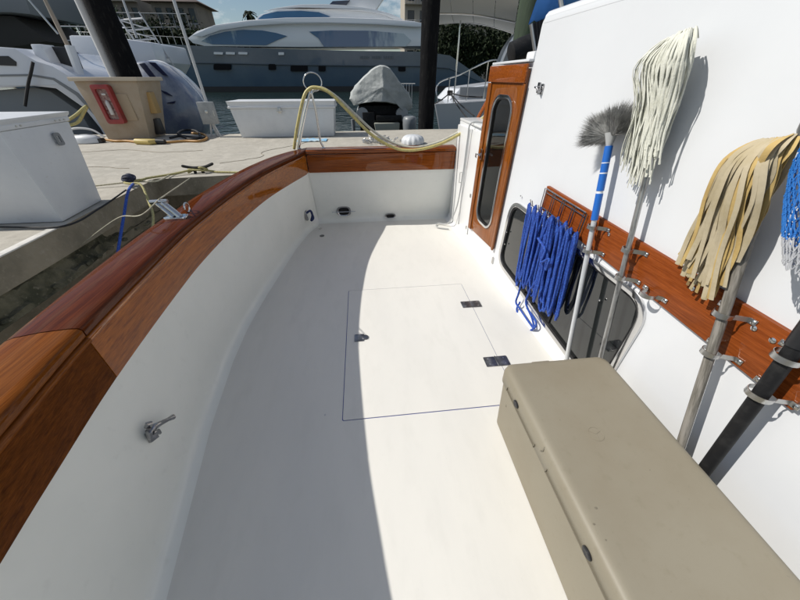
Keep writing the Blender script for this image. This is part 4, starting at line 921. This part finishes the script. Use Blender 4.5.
# main deck house: white band with dark windows
mainband = [(187, 38), (196, 31), (215, 24.5), (245, 20), (285, 17.3), (330, 16.8), (380, 18.3), (415, 21), (424, 26), (428, 36), (429, 46), (300, 47), (204, 46), (192, 43)]
yprism('main_house', mainband, YY+.25, YY+7.6, ywhite, bevel=.12)
for wpx in ([(201, 41), (210, 35.5), (225, 31.5), (243, 29.6), (262, 30.3), (276, 32.8), (287, 36), (276, 40.5), (266, 45.2), (212, 44.3)],
            [(309, 31.5), (330, 30.3), (370, 30.6), (404, 33.5), (411, 40), (406, 46.3), (324, 46.8), (318, 38)]):
    yprism('saloon_window', wpx, YY+.12, YY+.24, yglass)
yprism('roof_visor', [(193, 36), (215, 25.5), (250, 20.8), (285, 18.2), (330, 17.6), (380, 19.2), (415, 22), (424, 24), (425, 27), (415, 27.2), (380, 25), (330, 23.5), (285, 24), (250, 26.5), (222, 30.5), (203, 37)], YY-.5, YY+.10, ywhite, bevel=.1)
yprism('upper_house', [(252, 19.5), (258, 13.5), (275, 8), (300, 5.5), (325, 4.5), (350, 6), (372, 9), (390, 14), (404, 19.5)], YY+1.2, YY+6.8, ywhite, bevel=.12)
yprism('upper_window', [(256, 18.2), (262, 13.5), (276, 10.2), (300, 9.6), (318, 11), (330, 15.5), (326, 16.8), (290, 16.8)], YY+1.05, YY+1.18, yglass)
yprism('hardtop', [(262, 10.5), (275, 7), (300, 3.6), (325, 3.2), (350, 4.6), (372, 7.8), (390, 12.5), (405, 19), (396, 19), (384, 13.5), (362, 10), (330, 8.2), (300, 7.4), (280, 8.6)], YY+.7, YY+1.04, ywhite, bevel=.08)
yprism('arch', [(338, 5.5), (348, -3), (352, -14), (392, -14), (384, -4), (376, 8)], YY+2, YY+5.6, ywhite, bevel=.1)
yprism('flybridge_screen', [(326, 5), (332, -1), (350, -2), (344, 6)], YY+1.6, YY+2, mat('arch_dark', (.03, .04, .07), .2, coat=.4), bevel=.05)
for q in ((222, 67), (272, 67), (299, 68.5), (322, 68.5), (402, 68.5)):
    w = 8.5 if q[0] in (222, 299) else 3.6
    yprism('port_window', [(q[0]-w, q[1]-3.0), (q[0]+w, q[1]-3.0), (q[0]+w, q[1]+3.0), (q[0]-w, q[1]+3.0)], YY-.02+.12*0, YY+.4, mat('port_glass', (.008, .008, .01), .5, spec=.1), r=.25)
for q in (218.5, 230.5, 243):
    yprism('hull_light', [(q-4.5, 52), (q+4.5, 52.3), (q+4.5, 54.6), (q-4.5, 54.3)], YY-.12, YY+.3, mat('white_strip', (.85, .85, .85), .3), r=.1)
yprism('fairlead', [(278.5, 52.3), (284, 52.3), (284, 55), (278.5, 55)], YY-.1, YY+.3, mat('white_strip', (.85, .85, .85), .3), r=.1)
# faint name lettering on the hull
b = MB()
for k in range(14):
    if k in (4, 9): continue
    x0, z0 = yz(360+k*2.4, 57.6); b.box((x0, YY-.09, z0-.15), (x0+.36, YY-.05, z0+.22)); 
b.build('hull_lettering', mat('faint_letter', (.12, .14, .16), .4), ya, stuff=True)
# flybridge rail
for k in range(22):
    pass
b = MB()
pa, pc = yz(118, 44), yz(190, 40)
for k in range(26):
    x = -46+k*1.1; z = ysheer(x); b.tube([Vector((x, YY+4.2-interp([(s[0], s[3]) for s in stations], x)+.3, z)), Vector((x, YY+4.2-interp([(s[0], s[3]) for s in stations], x)+.3, z+1.0))], .035, 5)
b.tube([Vector((x, YY+4.5-interp([(s[0], s[3]) for s in stations], x), ysheer(x)+1.0)) for x in [-46+1.1*k for k in range(26)]], .04, 5)
b.build('bow_rail', steel, ya)

# --- covered dinghy on a lift
dg = thing('covered_dinghy', 'dinghy under a fitted grey cover on a lift behind the dock', 'dinghy', (.62, 11.5, .3))
prof = [(351.5, 99), (353, 92), (357, 85.5), (362, 80), (369, 73), (375, 68), (380, 66.2), (385, 66.6), (390, 69.5), (396, 78), (402, 86), (408, 93), (411, 100), (411.5, 108), (404, 112), (396, 104), (386, 101.5), (374, 101.5), (364, 103), (356, 105)]
prof = [p for a, c in zip(prof, prof[1:]+prof[:1]) for p in (a, ((a[0]+c[0])/2, (a[1]+c[1])/2))]
pp_ = [atY(383+(q[0]-383)*1.06, 90+(q[1]-90)*1.05, 11.0) for q in prof]; cc = Vector((sum(p.x for p in pp_)/len(pp_), 0, sum(p.z for p in pp_)/len(pp_)))
b = MB(); rings = []
stemx = atY(383, 80, 11).x
for t_, s_, sag in ((-.05, .03, .0), (0, .25, .0), (.0, .5, .0), (.0, .75, .0), (.0, .93, .0), (.12, 1.0, .0), (.9, 1.03, -.02), (2.2, 1.0, -.10), (2.9, .85, -.2), (3.2, .4, -.3)):
    row = []
    for i, p in enumerate(pp_):
        x = stemx-.03+(p.x-stemx+.03)*s_; z = cc.z+.08+(p.z-cc.z-.08)*s_
        v = .42*abs(x-stemx)+.12*max(0, z-cc.z)
        row.append(Vector((x+.012*math.sin(i*2.6)*s_, 10.7+t_+v*(1 if t_ < .5 else .4)+.012*s_*math.sin(i*1.9), z+sag)))
    rings.append(row)
b.loft(rings); b.build('cover', coverm, dg, smooth=50)
b = MB()
for s in (-.62, .62): b.tube(catmull([Vector((cc.x+s, 10.95, .74)), Vector((cc.x+s*1.02, 12, .66)), Vector((cc.x+s, 13.5, .66))]), .19, 14)
b.build('tube', mat('grey_tube', (.35, .36, .36), .6), dg, smooth=60)
b = MB(); b.hexa([Vector((cc.x+x, y, z)) for x, y, z in ((-.2, 10.8, .1), (.5, 10.8, .1), (.5, 13, .1), (-.2, 13, .1))], [Vector((cc.x+x, y, z)) for x, y, z in ((-.28, 10.75, .52), (.52, 10.75, .52), (.52, 13, .6), (-.28, 13, .6))]); b.build('transom_board', mat('pale_board', (.34, .35, .30), .6), dg, bevel=.03)
b = MB(); b.box((cc.x-.62, 10.9, -.2), (cc.x-.25, 11.4, .8)); b.box((cc.x-.72, 11.3, .05), (cc.x+.80, 13, .95)); b.box((cc.x-.2, 10.85, .56), (cc.x+.6, 11.3, .72)); b.box((cc.x-.9, 11.6, -.2), (cc.x+.9, 11.8, .12)); b.build('cradle_and_dark_fill', blackr, dg, bevel=.02)  # cradle beam, plus black blocks added to fill the dark under the cover
b = MB()
for s in (-.95, .92): b.tube([Vector((cc.x+s, 11.7, -1)), Vector((cc.x+s, 11.7, .55))], .06, 10)
b.build('lift_post', boatg, dg)
ob = thing('outboard_motor', 'grey outboard engine between the covered dinghy and the black piling', 'outboard', (1.45, 10.6, 0))
b = MB(); b.loft([[Vector((1.46+.15*s*math.cos(t), 10.6+.17*s*math.sin(t), z)) for t in [2*PI*k/14 for k in range(14)]] for s, z in ((.9, .0), (1.2, .2), (1.4, .5), (1.4, .62), (1.2, .70), (.6, .72))]); b.build('cowling', boatg, ob, smooth=60)
b = MB()
for k in range(6): b.tube([Vector((1.25+.09*k, 11.9, .9)), Vector((1.25+.09*k, 11.9, 1.5))], .012, 6)
b.tube([Vector((1.2, 11.9, 1.5)), Vector((1.8, 11.9, 1.5))], .015, 6); tag(b.build('ladder_rail', pvc), 'white rail ladder standing beyond the outboard engine', 'railing')

# --- white boat right of the middle piling
wb = thing('moored_boat', 'white bow of a moored boat with grey awning, right of the middle piling', 'boat', (3.6, 13, WATER))
b = MB(); hullform(b, (9.5, 17.5, 0), (2.35, 11.2, 0), 1.7, 1.15, .98, WATER, n=18); b.build('hull', boatw, wb, smooth=50)
b = MB(); b.loft([[Vector((x, 12.6+.3*i, z)) for x, z in ((3.1, .98), (3.5, 1.35), (5.4, 1.55), (5.6, .98))] for i in range(8)]); b.build('coachroof', boatw, wb, bevel=.05)
b = MB(); b.box((3.5, 12.55, 1.08), (5.3, 12.62, 1.4)); b.build('side_glass', boatg, wb, bevel=.02)
b = MB(); rail = [(2.45, 11.3, 1.0), (2.5, 11.6, 1.5), (3.3, 11.9, 1.75), (4.3, 12.3, 2.1), (4.9, 12.4, 2.12)]
b.tube(catmull(rail), .02, 8)
for x, y, z in ((2.9, 11.75, 1.62), (3.6, 12.0, 1.85), (4.3, 12.3, 2.1)): b.tube([Vector((x, y, 1.0)), Vector((x, y, z))], .016, 8)
b.tube([Vector((3.05, 11.6, 1.0)), Vector((3.05, 11.6, 3.9))], .022, 8); b.build('bow_rail', chrome, wb)
# awning: sagging grey panels
aw = thing('awning', 'pale grey boat awning with seams stretched above the moored boat', 'awning', (3.5, 12, 3))
c0 = [atY(q[0], q[1], 11.2) for q in ((428, 6), (520, 12))]; c1 = [atY(q[0], q[1], 10.4) for q in ((432, 25), (512, 33))]
def quadp(u, v):
    a = atY(426+u*94, -14+u*8, 9.5).lerp(atY(434+u*80, 24+u*9-6*math.sin(PI*u), 12.0), v); a.z -= .10*math.sin(PI*v); return a
for k in range(4):
    b = MB(); u0, u1 = k/4+.003, (k+1)/4-.003
    rows = [[quadp(u0+(u1-u0)*i/4, j/8) for i in range(5)] for j in range(9)]
    lower = [[p+Vector((0, 0, -.012)) for p in r] for r in rows]
    b.loft(rows, closed=False, caps=False); b.loft(lower, closed=False, caps=False); b.build('awning_panel', canvasg, aw, smooth=60)
b = MB(); b.tube([quadp(u/10, 1)+Vector((0, 0, -.01)) for u in range(11)], .02, 6); b.tube([quadp(u/10, .5)+Vector((0, 0, -.02)) for u in range(11)], .02, 6)
b.tube([quadp(.05, 1), Vector((quadp(.05, 1).x, 12.0, 1.0))], .02, 8); b.tube([quadp(.98, 1), Vector((quadp(.98, 1).x, 12.0, 1.0))], .02, 8); b.build('awning_frame', steel, aw)
gb = thing('grey_boat', 'pale grey boat bow rising just left of the green piling behind the door', 'boat', (3.2, 9.6, WATER))
LP2 = [atY(*q, 9.6) for q in ((526, 26), (515, 36), (507, 48), (501, 62), (496, 78), (494, 96), (540, 100), (545, 26))]
b = MB(); b.prism([(p.x, p.z) for p in LP2], [], lambda u, v, t: Vector((u, t, v)), 9.6, 10.0); b.build('hull', boatg, gb, bevel=.05)
b = MB(); b.tube(catmull([p+Vector((0, -.03, 0)) for p in LP2[:6]]), .035, 8); b.build('rub_rail', ywhite, gb, smooth=60)
# mooring lines, dark
kp = atY(450, 93, 10.6)
b = MB()
for k in range(5):
    a = k*1.1; b.tube([kp+Vector((.07*math.cos(t), .05*math.sin(t)*math.cos(a), .05*math.sin(t+a))) for t in [2*PI*i/10 for i in range(10)]], .02, 6, closed=True)
tag(b.build('rope_knot', ropeK), 'black knot where dark lines cross at the moored boat bow', 'rope')
for i, (q, Y2) in enumerate((((482, 97), 8.5), ((474, 116), 8.0), ((467, 118), 8.0), ((432, 105), 11.5))):
    rope([kp, kp.lerp(atY(*q, Y2), .5)+Vector((0, 0, -.03)), atY(*q, Y2)], .016, ropeK, ['dark mooring line running from the black knot toward the door top', 'dark mooring line running steeply down right of the black knot', 'dark mooring line just left of the steep one below the knot', 'dark mooring line running left from the black knot'][i])

# --- boats at the left
lb = thing('sailing_boat', 'pale blue white boat hull at far left behind the tall dock box', 'boat', (-9, 10.5, WATER))
def LP(name, pix, Y0, Y1, m_, parent, bevel=.02, r=0):
    pts = [(lambda p: (p.x, p.z))(atY(*q, Y0)) for q in pix]
    if r: pts = rpoly(pts, r, 4)
    b = MB(); b.prism(pts, [], lambda u, v, t: Vector((u, t, v)), Y0, Y1); return b.build(name, m_, parent, bevel=bevel)
LP('hull', [(-60, 92), (0, 90), (34, 87), (50, 91), (80, 112), (100, 145), (-60, 150)], 9.9, 12.5, boatg, lb, .05)
LP('topside', [(-70, 43), (0, 47), (14, 48), (25, 55), (36, 61), (52, 66), (82, 84), (104, 108), (116, 138), (108, 142), (100, 128), (84, 108), (56, 88.5), (34, 86), (0, 87.5), (-70, 88)], 9.6, 12.8, boatw, lb, .06)
LP('stripe', [(-40, 74), (0, 74.5), (30, 74), (54, 78), (78, 93), (95, 113), (94, 115), (76, 95.5), (53, 80), (30, 76), (0, 76.5), (-40, 76)], 9.585, 9.64, boatg, lb, 0)
LP('side_window', [(-8, 56), (8, 56), (16, 62), (16, 66), (-8, 65)], 9.585, 9.65, blackp, lb, .0)
LP('cabin_side', [(30, 44), (40, 44), (52, 65), (38, 63)], 9.9, 10.3, boatw, lb, .02)
LP('hatchway', [(45, 46), (66, 47), (78, 76), (52, 65)], 10.2, 10.5, blackp, lb, .02)
LP('cabin_trim', [(64, 45), (68, 45), (80, 78), (77, 79)], 10.0, 10.2, ywhite, lb, .01)
rope([atY(33, 62, 9.5), atY(31, 72, 9.45), atY(28, 85, 9.45), atY(25, 106, 9.4)], .03, ropeK, 'black line hanging down the pale hull at far left')
mb2 = thing('motor_cruiser', 'glossy pale blue hulled cruiser behind the tan pedestal and power post', 'boat', (-5, 11, WATER))
pts = [(128, 75), (134, 62), (150, 60.5), (162, 66), (178, 80), (192, 95), (203, 112), (206, 128), (200, 140), (110, 150), (112, 100)]
pw = [atY(*q, 10.2) for q in pts]; cm = Vector((sum(p.x for p in pw)/len(pw), 0, sum(p.z for p in pw)/len(pw)))
b = MB(); rings = []
for t_, s_ in ((0, .93), (.08, .985), (.3, 1.0), (.8, 1.0), (1.2, .9)): rings.append([Vector((cm.x+(p.x-cm.x)*s_, 10.0+t_, cm.z+(p.z-cm.z)*s_)) for p in pw])
b.loft(rings); b.build('hull', mat('blue_white_hull', (.24, .265, .32), .25, coat=.35, bump=(1.6, .4, .06), var=(1.5, (.13, .155, .23), .45, .6)), mb2, smooth=70)
b = MB(); b.tube(catmull([p+Vector((-.05, .45, -.02)) for p in [atY(*q, 10.2) for q in ((134, 61.5), (150, 60), (163, 65.5), (179, 79.5), (193, 94.5), (203, 110))]]), .035, 8); b.build('rub_rail', ywhite, mb2)
LP('dark_graphic', [(139, 64), (144, 63), (156, 78), (160, 88), (154, 82), (147, 74)], 9.96, 10.0, mat('graphic_dark', (.03, .035, .08), .2), mb2, 0)
LP('dark_graphic', [(148, 62), (155, 62.5), (168, 76), (163, 75)], 9.975, 10.0, MATS['graphic_dark'], mb2, 0)
LP('dark_graphic', [(160, 90), (166, 92), (172, 96), (165, 94)], 9.96, 10.0, MATS['graphic_dark'], mb2, 0)
LP('dark_graphic', [(166, 103), (175, 101), (174, 103.5)], 9.96, 10.0, MATS['graphic_dark'], mb2, 0)
# second cabin hull behind (pale block with stripe)
bb_ = thing('cabin_boat', 'grey white cabin boat with dark stripe behind the pedestal', 'boat', (-9, 14, WATER))
LP('hull', [(68, 35), (104, 36), (150, 42), (158, 62), (140, 100), (85, 110), (76, 62)], 13.5, 16, boatw, bb_, .06)
LP('stripe', [(72, 52), (76, 52), (112, 74), (110, 76)], 13.44, 13.49, mat('stripe_navy', (.06, .07, .14), .3), bb_, 0)
b = MB()
for k in range(5):
    x = -9.6+k*.5; b.tube([Vector((x, 14.3, 2.3)), Vector((x, 14.3, 3.0))], .02, 6)
b.tube([Vector((-9.6, 14.3, 3.0)), Vector((-7.6, 14.3, 3.0))], .02, 6); b.tube([Vector((-9.6, 14.3, 2.65)), Vector((-7.6, 14.3, 2.65))], .02, 6); b.build('deck_rail', chrome, bb_)
# big pale hull/flybridge top-left corner
fl = thing('dark_canopy_boat', 'shaded boat with dark canvas canopy in the top left corner', 'boat', (-16, 17, 0))
LP('side', [(-60, -25), (20, -18), (31, 15), (12, 13), (-60, 12)], 17, 20, boatg, fl, .1)
LP('dark_canopy', [(-60, 14), (12, 15), (34, 30), (48, 42), (10, 48), (-60, 48)], 17.3, 20, darkint, fl, .1)
# masts/outriggers
def spar(label, a, c, r, m_, cat='pole'):
    t = thing('outrigger', label, cat, tuple(c)); b = MB(); b.tube([a, a.lerp(c, .5), c], [r*.7, r, r], 10); b.build('shaft', m_, t, smooth=60)
spar('brownish outrigger pole leaning up at top left above the pale hull', atY(41, -8, 11.5), atY(68, 46, 11.5), .05, mat('bronze_pole', (.35, .28, .22), .35, .5))
spar('thin steel outrigger pole left of the brownish one at top left', atY(22, -8, 12.5), atY(58, 34, 12.5), .025, steel)
spar('pale antenna pole leaning left of the broad black piling', atY(120, -8, 13), atY(137, 38, 13), .035, pvc)
for i, (q0, q1, Yd, r) in enumerate((((84, 12), (186, 14), 40, .035), ((84, 28), (184, 27), 40, .035), ((20, 13), (80, 12), 30, .04), ((16, 24), (60, 26), 30, .035))):
    b = MB(); A0, A1 = atY(*q0, Yd), atY(*q1, Yd); b.tube([A0, A1], r, 6)
    n_ = 7
    for k in range(n_+1): p = A0.lerp(A1, k/n_); b.tube([p, p+Vector((0, 0, -1.1))], r*.7, 5)
    tag(b.build('handrail', boatg, None), ['upper thin metal handrail beyond the boats, above the tan villa base', 'lower thin metal handrail beyond the boats, left of the yacht', 'upper short handrail at top left over the dark canopy', 'lower short handrail at top left near the dark canopy'][i], 'railing')
# lattice antenna tower behind
tw = thing('lattice_tower', 'small white steel lattice frame above the boats right of the black piling', 'frame', (-8, 15, 2))
b = MB(); q0, q1 = atY(119, 20, 14.2), atY(136, 40, 14.2)
for k in range(5):
    t = k/4; b.tube([Vector((q0.x+.1*k, 14.2, q0.z-.25*k)), Vector((q0.x+.75+.1*k, 14.2, q0.z-.25*k+.05))], .022, 6); b.tube([Vector((q0.x+.1*k, 14.2, q0.z-.25*k)), Vector((q0.x+.8+.1*(k), 14.2, q0.z-.25*k-.2))], .018, 6)
b.tube([Vector((q0.x-.05, 14.2, q0.z+.2)), Vector((q0.x+.5, 14.2, q0.z-1.2))], .025, 6); b.tube([Vector((q0.x+.7, 14.2, q0.z+.2)), Vector((q0.x+1.2, 14.2, q0.z-1.2))], .025, 6); b.build('frame', pvc, tw)

# --- things just beyond the cabin: black canister, blue awning, mesh screen
cn = thing('black_canister', 'short black cylinder tilted beside the green piling above the door', 'canister', (2.6, 4.6, 1.8))
ca, cb_ = atY(510, 54, 4.6), atY(533, 44, 4.6)
b = MB(); b.tube([ca, ca.lerp(cb_, .06), ca.lerp(cb_, .5), ca.lerp(cb_, .94), cb_], [.09, .115, .118, .115, .10], 20); b.build('drum', blackr, cn, smooth=50)
b = MB(); b.tube([cb_, cb_+Vector((.10, 0, .05))], .03, 10); b.tube([ca.lerp(cb_, .5)+Vector((0, 0, -.1)), Vector((ca.lerp(cb_, .5).x, 4.6, 1.3))], .02, 8); b.build('bracket', steel, cn)
scn = thing('mesh_screen', 'black mesh screen hanging below the blue canvas beyond the cabin', 'screen', (2.2, 3.6, 1.9))
b = MB(); q = [atY(532, 24, 3.7), atY(556, 14, 3.7), atY(549, 55, 3.7), atY(536, 58, 3.7)]
b.add([p for p in q]+[p+Vector((0, .01, 0)) for p in q], [(0,1,2,3),(7,6,5,4),(0,1,5,4),(1,2,6,5),(2,3,7,6),(3,0,4,7)]); b.build('mesh', mat('black_mesh', (.02, .02, .022), .8, bump=(200, .5, .002)), scn)
b = MB(); b.tube([atY(531, 24, 3.66), atY(536, 58, 3.66)], .016, 8); b.tube([atY(539, 50, 3.6), atY(537, 62, 3.6)], .02, 8); b.build('frame', steel, scn)
b = MB()
for k in range(7): b.tube([atY(533+k*3.2, 24-k*1.3, 3.69), atY(537+k*1.8, 57, 3.69)], .004, 5)
b.build('ribs', blackp, scn)
bc_ = thing('blue_canvas', 'bright blue canvas awning above the cabin corner, top right of centre', 'awning', (2.3, 3.4, 2.3))
b = MB(); Q = [(atY(529, 24, 3.72), atY(562, 12, 3.72)), (atY(536, 4, 3.6), atY(566, 4, 3.6)), (atY(544, -14, 3.4), atY(580, -14, 3.4))]
rows = [[a.lerp(c, i/6)+Vector((0, 0, .02*math.sin(i*2+j))) for i in range(7)] for j, (a, c) in enumerate(Q)]
b.loft(rows, closed=False, caps=False); b.loft([[p+Vector((0, .012, -.006)) for p in r] for r in rows], closed=False, caps=False); b.build('canvas', bluetarp, bc_, smooth=60)
b = MB(); Q = [(atY(564, 9, 3.5), atY(600, -3, 3.5)), (atY(566, -10, 3.4), atY(600, -14, 3.4))]
b.loft([[a.lerp(c, i/4) for i in range(5)] for a, c in Q], closed=False, caps=False); b.build('dark_canvas', mat('deep_blue_canvas', (.02, .10, .25), .8), bc_)
b = MB(); b.tube([atY(559, -10, 3.45), atY(563, 14, 3.45)], .02, 8); b.build('bow_tube', steel, bc_)
# side deck / flying rail white piece beyond the door
b = MB(); p = atY(538, 54, 3.2); b.box((p.x-.06, 3.15, 1.764), (p.x+.25, 3.3, p.z+.02)); b.build('step_block', gel, boat, bevel=.02)

# ================================================================== FAR SHORE: buildings and trees
def leafmesh(name, n, ax_, m_, seed, leaf=.35):
    rnd = random.Random(seed); b = MB(); cl = [Vector((rnd.gauss(0, .45), rnd.gauss(0, .45), rnd.gauss(.1, .4))) for _ in range(16)]
    for k in range(n):
        c = rnd.choice(cl); p = c+Vector((rnd.gauss(0, .2), rnd.gauss(0, .2), rnd.gauss(0, .17)))
        p = Vector((p.x*ax_[0], p.y*ax_[1], p.z*ax_[2])); s = leaf*rnd.uniform(.5, 1.2)
        a = Vector((rnd.uniform(-1, 1), rnd.uniform(-1, 1), rnd.uniform(-1, 1))).normalized(); c2 = a.cross(Vector((rnd.random(), rnd.random(), rnd.random()))).normalized()
        b.add([p-a*s, p+c2*s*.5, p+a*s, p-c2*s*.5], [(0,1,2,3)])
    return b
def tree(label, x, y, zg, h, w, m_, seed, n=1800, leaf=.35):
    t = thing('broadleaf_tree', label, 'tree', (x, y, zg), 'trees on the far shore')
    b = leafmesh('c', n, (w/2, w/2, h*.38), m_, seed, leaf); b.v = [v+Vector((x, y, zg+h*.62)) for v in b.v]; b.build('crown', m_, t, smooth=0, fixn=False)
    b = MB(); b.tube([Vector((x, y, zg-.5)), Vector((x+.2, y, zg+h*.35)), Vector((x, y, zg+h*.6))], [.35, .28, .15], 8)
    for a in range(4): b.tube([Vector((x+.1, y, zg+h*.3)), Vector((x+w*.22*math.cos(a*1.6), y+w*.22*math.sin(a*1.6), zg+h*.6))], [.15, .06], 6)
    b.build('trunk', bark, t)
TL = ['dark bushy tree on the far shore, leftmost at the frame edge', 'tall dark tree on the far shore behind the outrigger poles', 'dark tree rising behind the broad black piling', 'spreading green tree left of the tan villa', 'low dark tree under the tan villa eave', 'round dark shrub tree just right of the tan villa', 'dark tree behind the awning of the moored boat', 'dark tree between the middle piling and awning post', 'dark tree behind the green piling', 'dark tree showing through the awning frame']
TP = [(5, 0, 60, .9), (42, -6, 55, .9), (75, -4, 50, 1), (112, 6, 48, .8), (150, 20, 45, .5), (186, 28, 44, .35), (447, 22, 60, .5), (468, 18, 60, .5), (505, 12, 60, .6), (488, 26, 60, .5)]
for i, (x, ytop, ybot, s) in enumerate(TP):
    Y = 96 if x < 200 else 92; p = atY(x, ytop, Y); g0 = atY(x, 72, Y); h = max(3, p.z-.3)
    tree(TL[i], p.x, Y+i*.7, .2, h, h*(1.0 if x < 200 else 1.25)+2, leafd if (i % 2 or x > 400) else leafm, 100+i, n=2200, leaf=.40)
# low hedge
for i, (xa, xb_) in enumerate(((-6, 30), (30, 70), (70, 110), (110, 150), (150, 186), (440, 475), (475, 512))):
    Y = 90; a = atY(xa, 30, Y); c = atY(xb_, 30, Y); zt = atY((xa+xb_)/2, 26 if xa < 200 else 32, Y).z
    b = leafmesh('h', 3200, ((c.x-a.x)*.6, 2.5, zt*.55), leafd, 300+i, .5); b.v = [v+Vector(((a.x+c.x)/2, Y, zt*.5)) for v in b.v]
    tag(b.build('hedge', leafd, None, smooth=0, fixn=False), ['dense dark hedge far left under the canopy boat', 'dense dark hedge behind the outrigger poles', 'dense dark hedge behind the broad black piling', 'dense dark hedge behind the lattice frame', 'dense dark hedge below the tan villa', 'dark hedge seen under the awning, left half', 'dark hedge seen under the awning, right half'][i], 'hedge', 'hedges on the far shore')
def building(label, xa, xb_, yt, Y, m_, floors, cols, roof=True, depth=12):
    a = atY(xa, yt, Y); c = atY(xb_, yt, Y); z0, z1 = .3, a.z; t = thing('villa', label, 'building', ((a.x+c.x)/2, Y, z0))
    fh = (z1-z0)/floors; cw_ = (c.x-a.x)/cols; holes = []
    for i in range(floors):
        for j in range(cols):
            x0 = a.x+cw_*(j+.22); holes.append([(x0, z0+fh*(i+.25)), (x0+cw_*.56, z0+fh*(i+.25)), (x0+cw_*.56, z0+fh*(i+.82)), (x0, z0+fh*(i+.82))])
    b = MB(); b.prism([(a.x, z0), (c.x, z0), (c.x, z1), (a.x, z1)], holes, lambda u, v, tt: Vector((u, tt, v)), Y, Y+.4); b.build('wall', m_, t, smooth=0)
    b = MB(); b.box((a.x+.01, Y+.402, z0), (c.x-.01, Y+depth, z1-.01)); b.build('rear_wall', m_, t)
    for h_ in holes:
        b = MB(); b.box((h_[0][0]+.002, Y+.2, h_[0][1]+.002), (h_[1][0]-.002, Y+.26, h_[2][1]-.002)); w_ = b.build('window', winm, t)
    for i in range(1, floors):
        b = MB(); b.box((a.x-.1, Y-1.4, z0+fh*i+.3), (c.x+.1, Y-.003, z0+fh*i+.5)); b.build('balcony', bwall2, t)
        b = MB()
        n = int((c.x-a.x)/.9)
        for k in range(n+1): b.tube([Vector((a.x+(c.x-a.x)*k/n, Y-1.35, z0+fh*i+.5)), Vector((a.x+(c.x-a.x)*k/n, Y-1.35, z0+fh*i+1.5))], .04, 4)
        b.tube([Vector((a.x, Y-1.35, z0+fh*i+1.5)), Vector((c.x, Y-1.35, z0+fh*i+1.5))], .06, 5); b.build('balcony_rail', pvc, t)
    if roof:
        m_x = (a.x+c.x)/2; b = MB(); e = 1.6
        b.hexa([Vector((a.x-e, Y-e, z1+.01)), Vector((c.x+e, Y-e, z1+.01)), Vector((c.x+e, Y+depth+e, z1+.01)), Vector((a.x-e, Y+depth+e, z1+.01))], [Vector((a.x+4, Y+4, z1+2.6)), Vector((c.x-4, Y+4, z1+2.6)), Vector((c.x-4, Y+depth-4, z1+2.6)), Vector((a.x+4, Y+depth-4, z1+2.6))]); b.build('roof', roofm, t)
building('tan villa with a low eave behind the dark yacht bow', 150, 194, 2, 118, bwall, 3, 4)
building('shaded apartment block with balconies behind the black piling', 40, 128, -22, 124, bwall, 5, 8)
building('dim apartment block at the top left corner behind the canopy boat', -60, 36, -30, 128, bwall, 5, 8)
building('pale apartment block behind the awning right of the middle piling', 405, 530, -16, 124, bwall2, 5, 10)
# palm
pm = thing('palm_tree', 'small distant palm tree against the cloudy sky above the yacht', 'palm tree', tuple(atY(249, 20, 110)))
c = atY(249, 13.5, 110)
b = MB(); b.tube([Vector((c.x, 110, .3)), Vector((c.x+.2, 110, c.z*.5)), Vector((c.x, 110, c.z))], [.3, .22, .18], 8); b.build('trunk', bark, pm)
b = MB(); rnd = random.Random(5)
for k in range(26):
    a = 2*PI*k/26*1.0+rnd.uniform(-.2, .2); el = rnd.uniform(-.5, 1.1); Lf = rnd.uniform(1.7, 2.4)
    pts = [c+Vector((math.cos(a)*math.cos(el)*Lf*t, math.sin(a)*math.cos(el)*Lf*t, math.sin(el)*Lf*t-1.5*t*t)) for t in (0, .25, .5, .75, 1)]
    sd = Vector((-math.sin(a), math.cos(a), 0))
    for i in range(4):
        p, q_ = pts[i], pts[i+1]; w0, w1 = (.12, .35, .4, .28, .04)[i:i+2]
        b.add([p-sd*w0, p+Vector((0, 0, .06)), p+sd*w0, q_+sd*w1-Vector((0, 0, .15)), q_+Vector((0, 0, .06)), q_-sd*w1-Vector((0, 0, .15))], [(0,1,4,5),(1,2,3,4)])
b.build('fronds', leafd, pm, smooth=0, fixn=False)
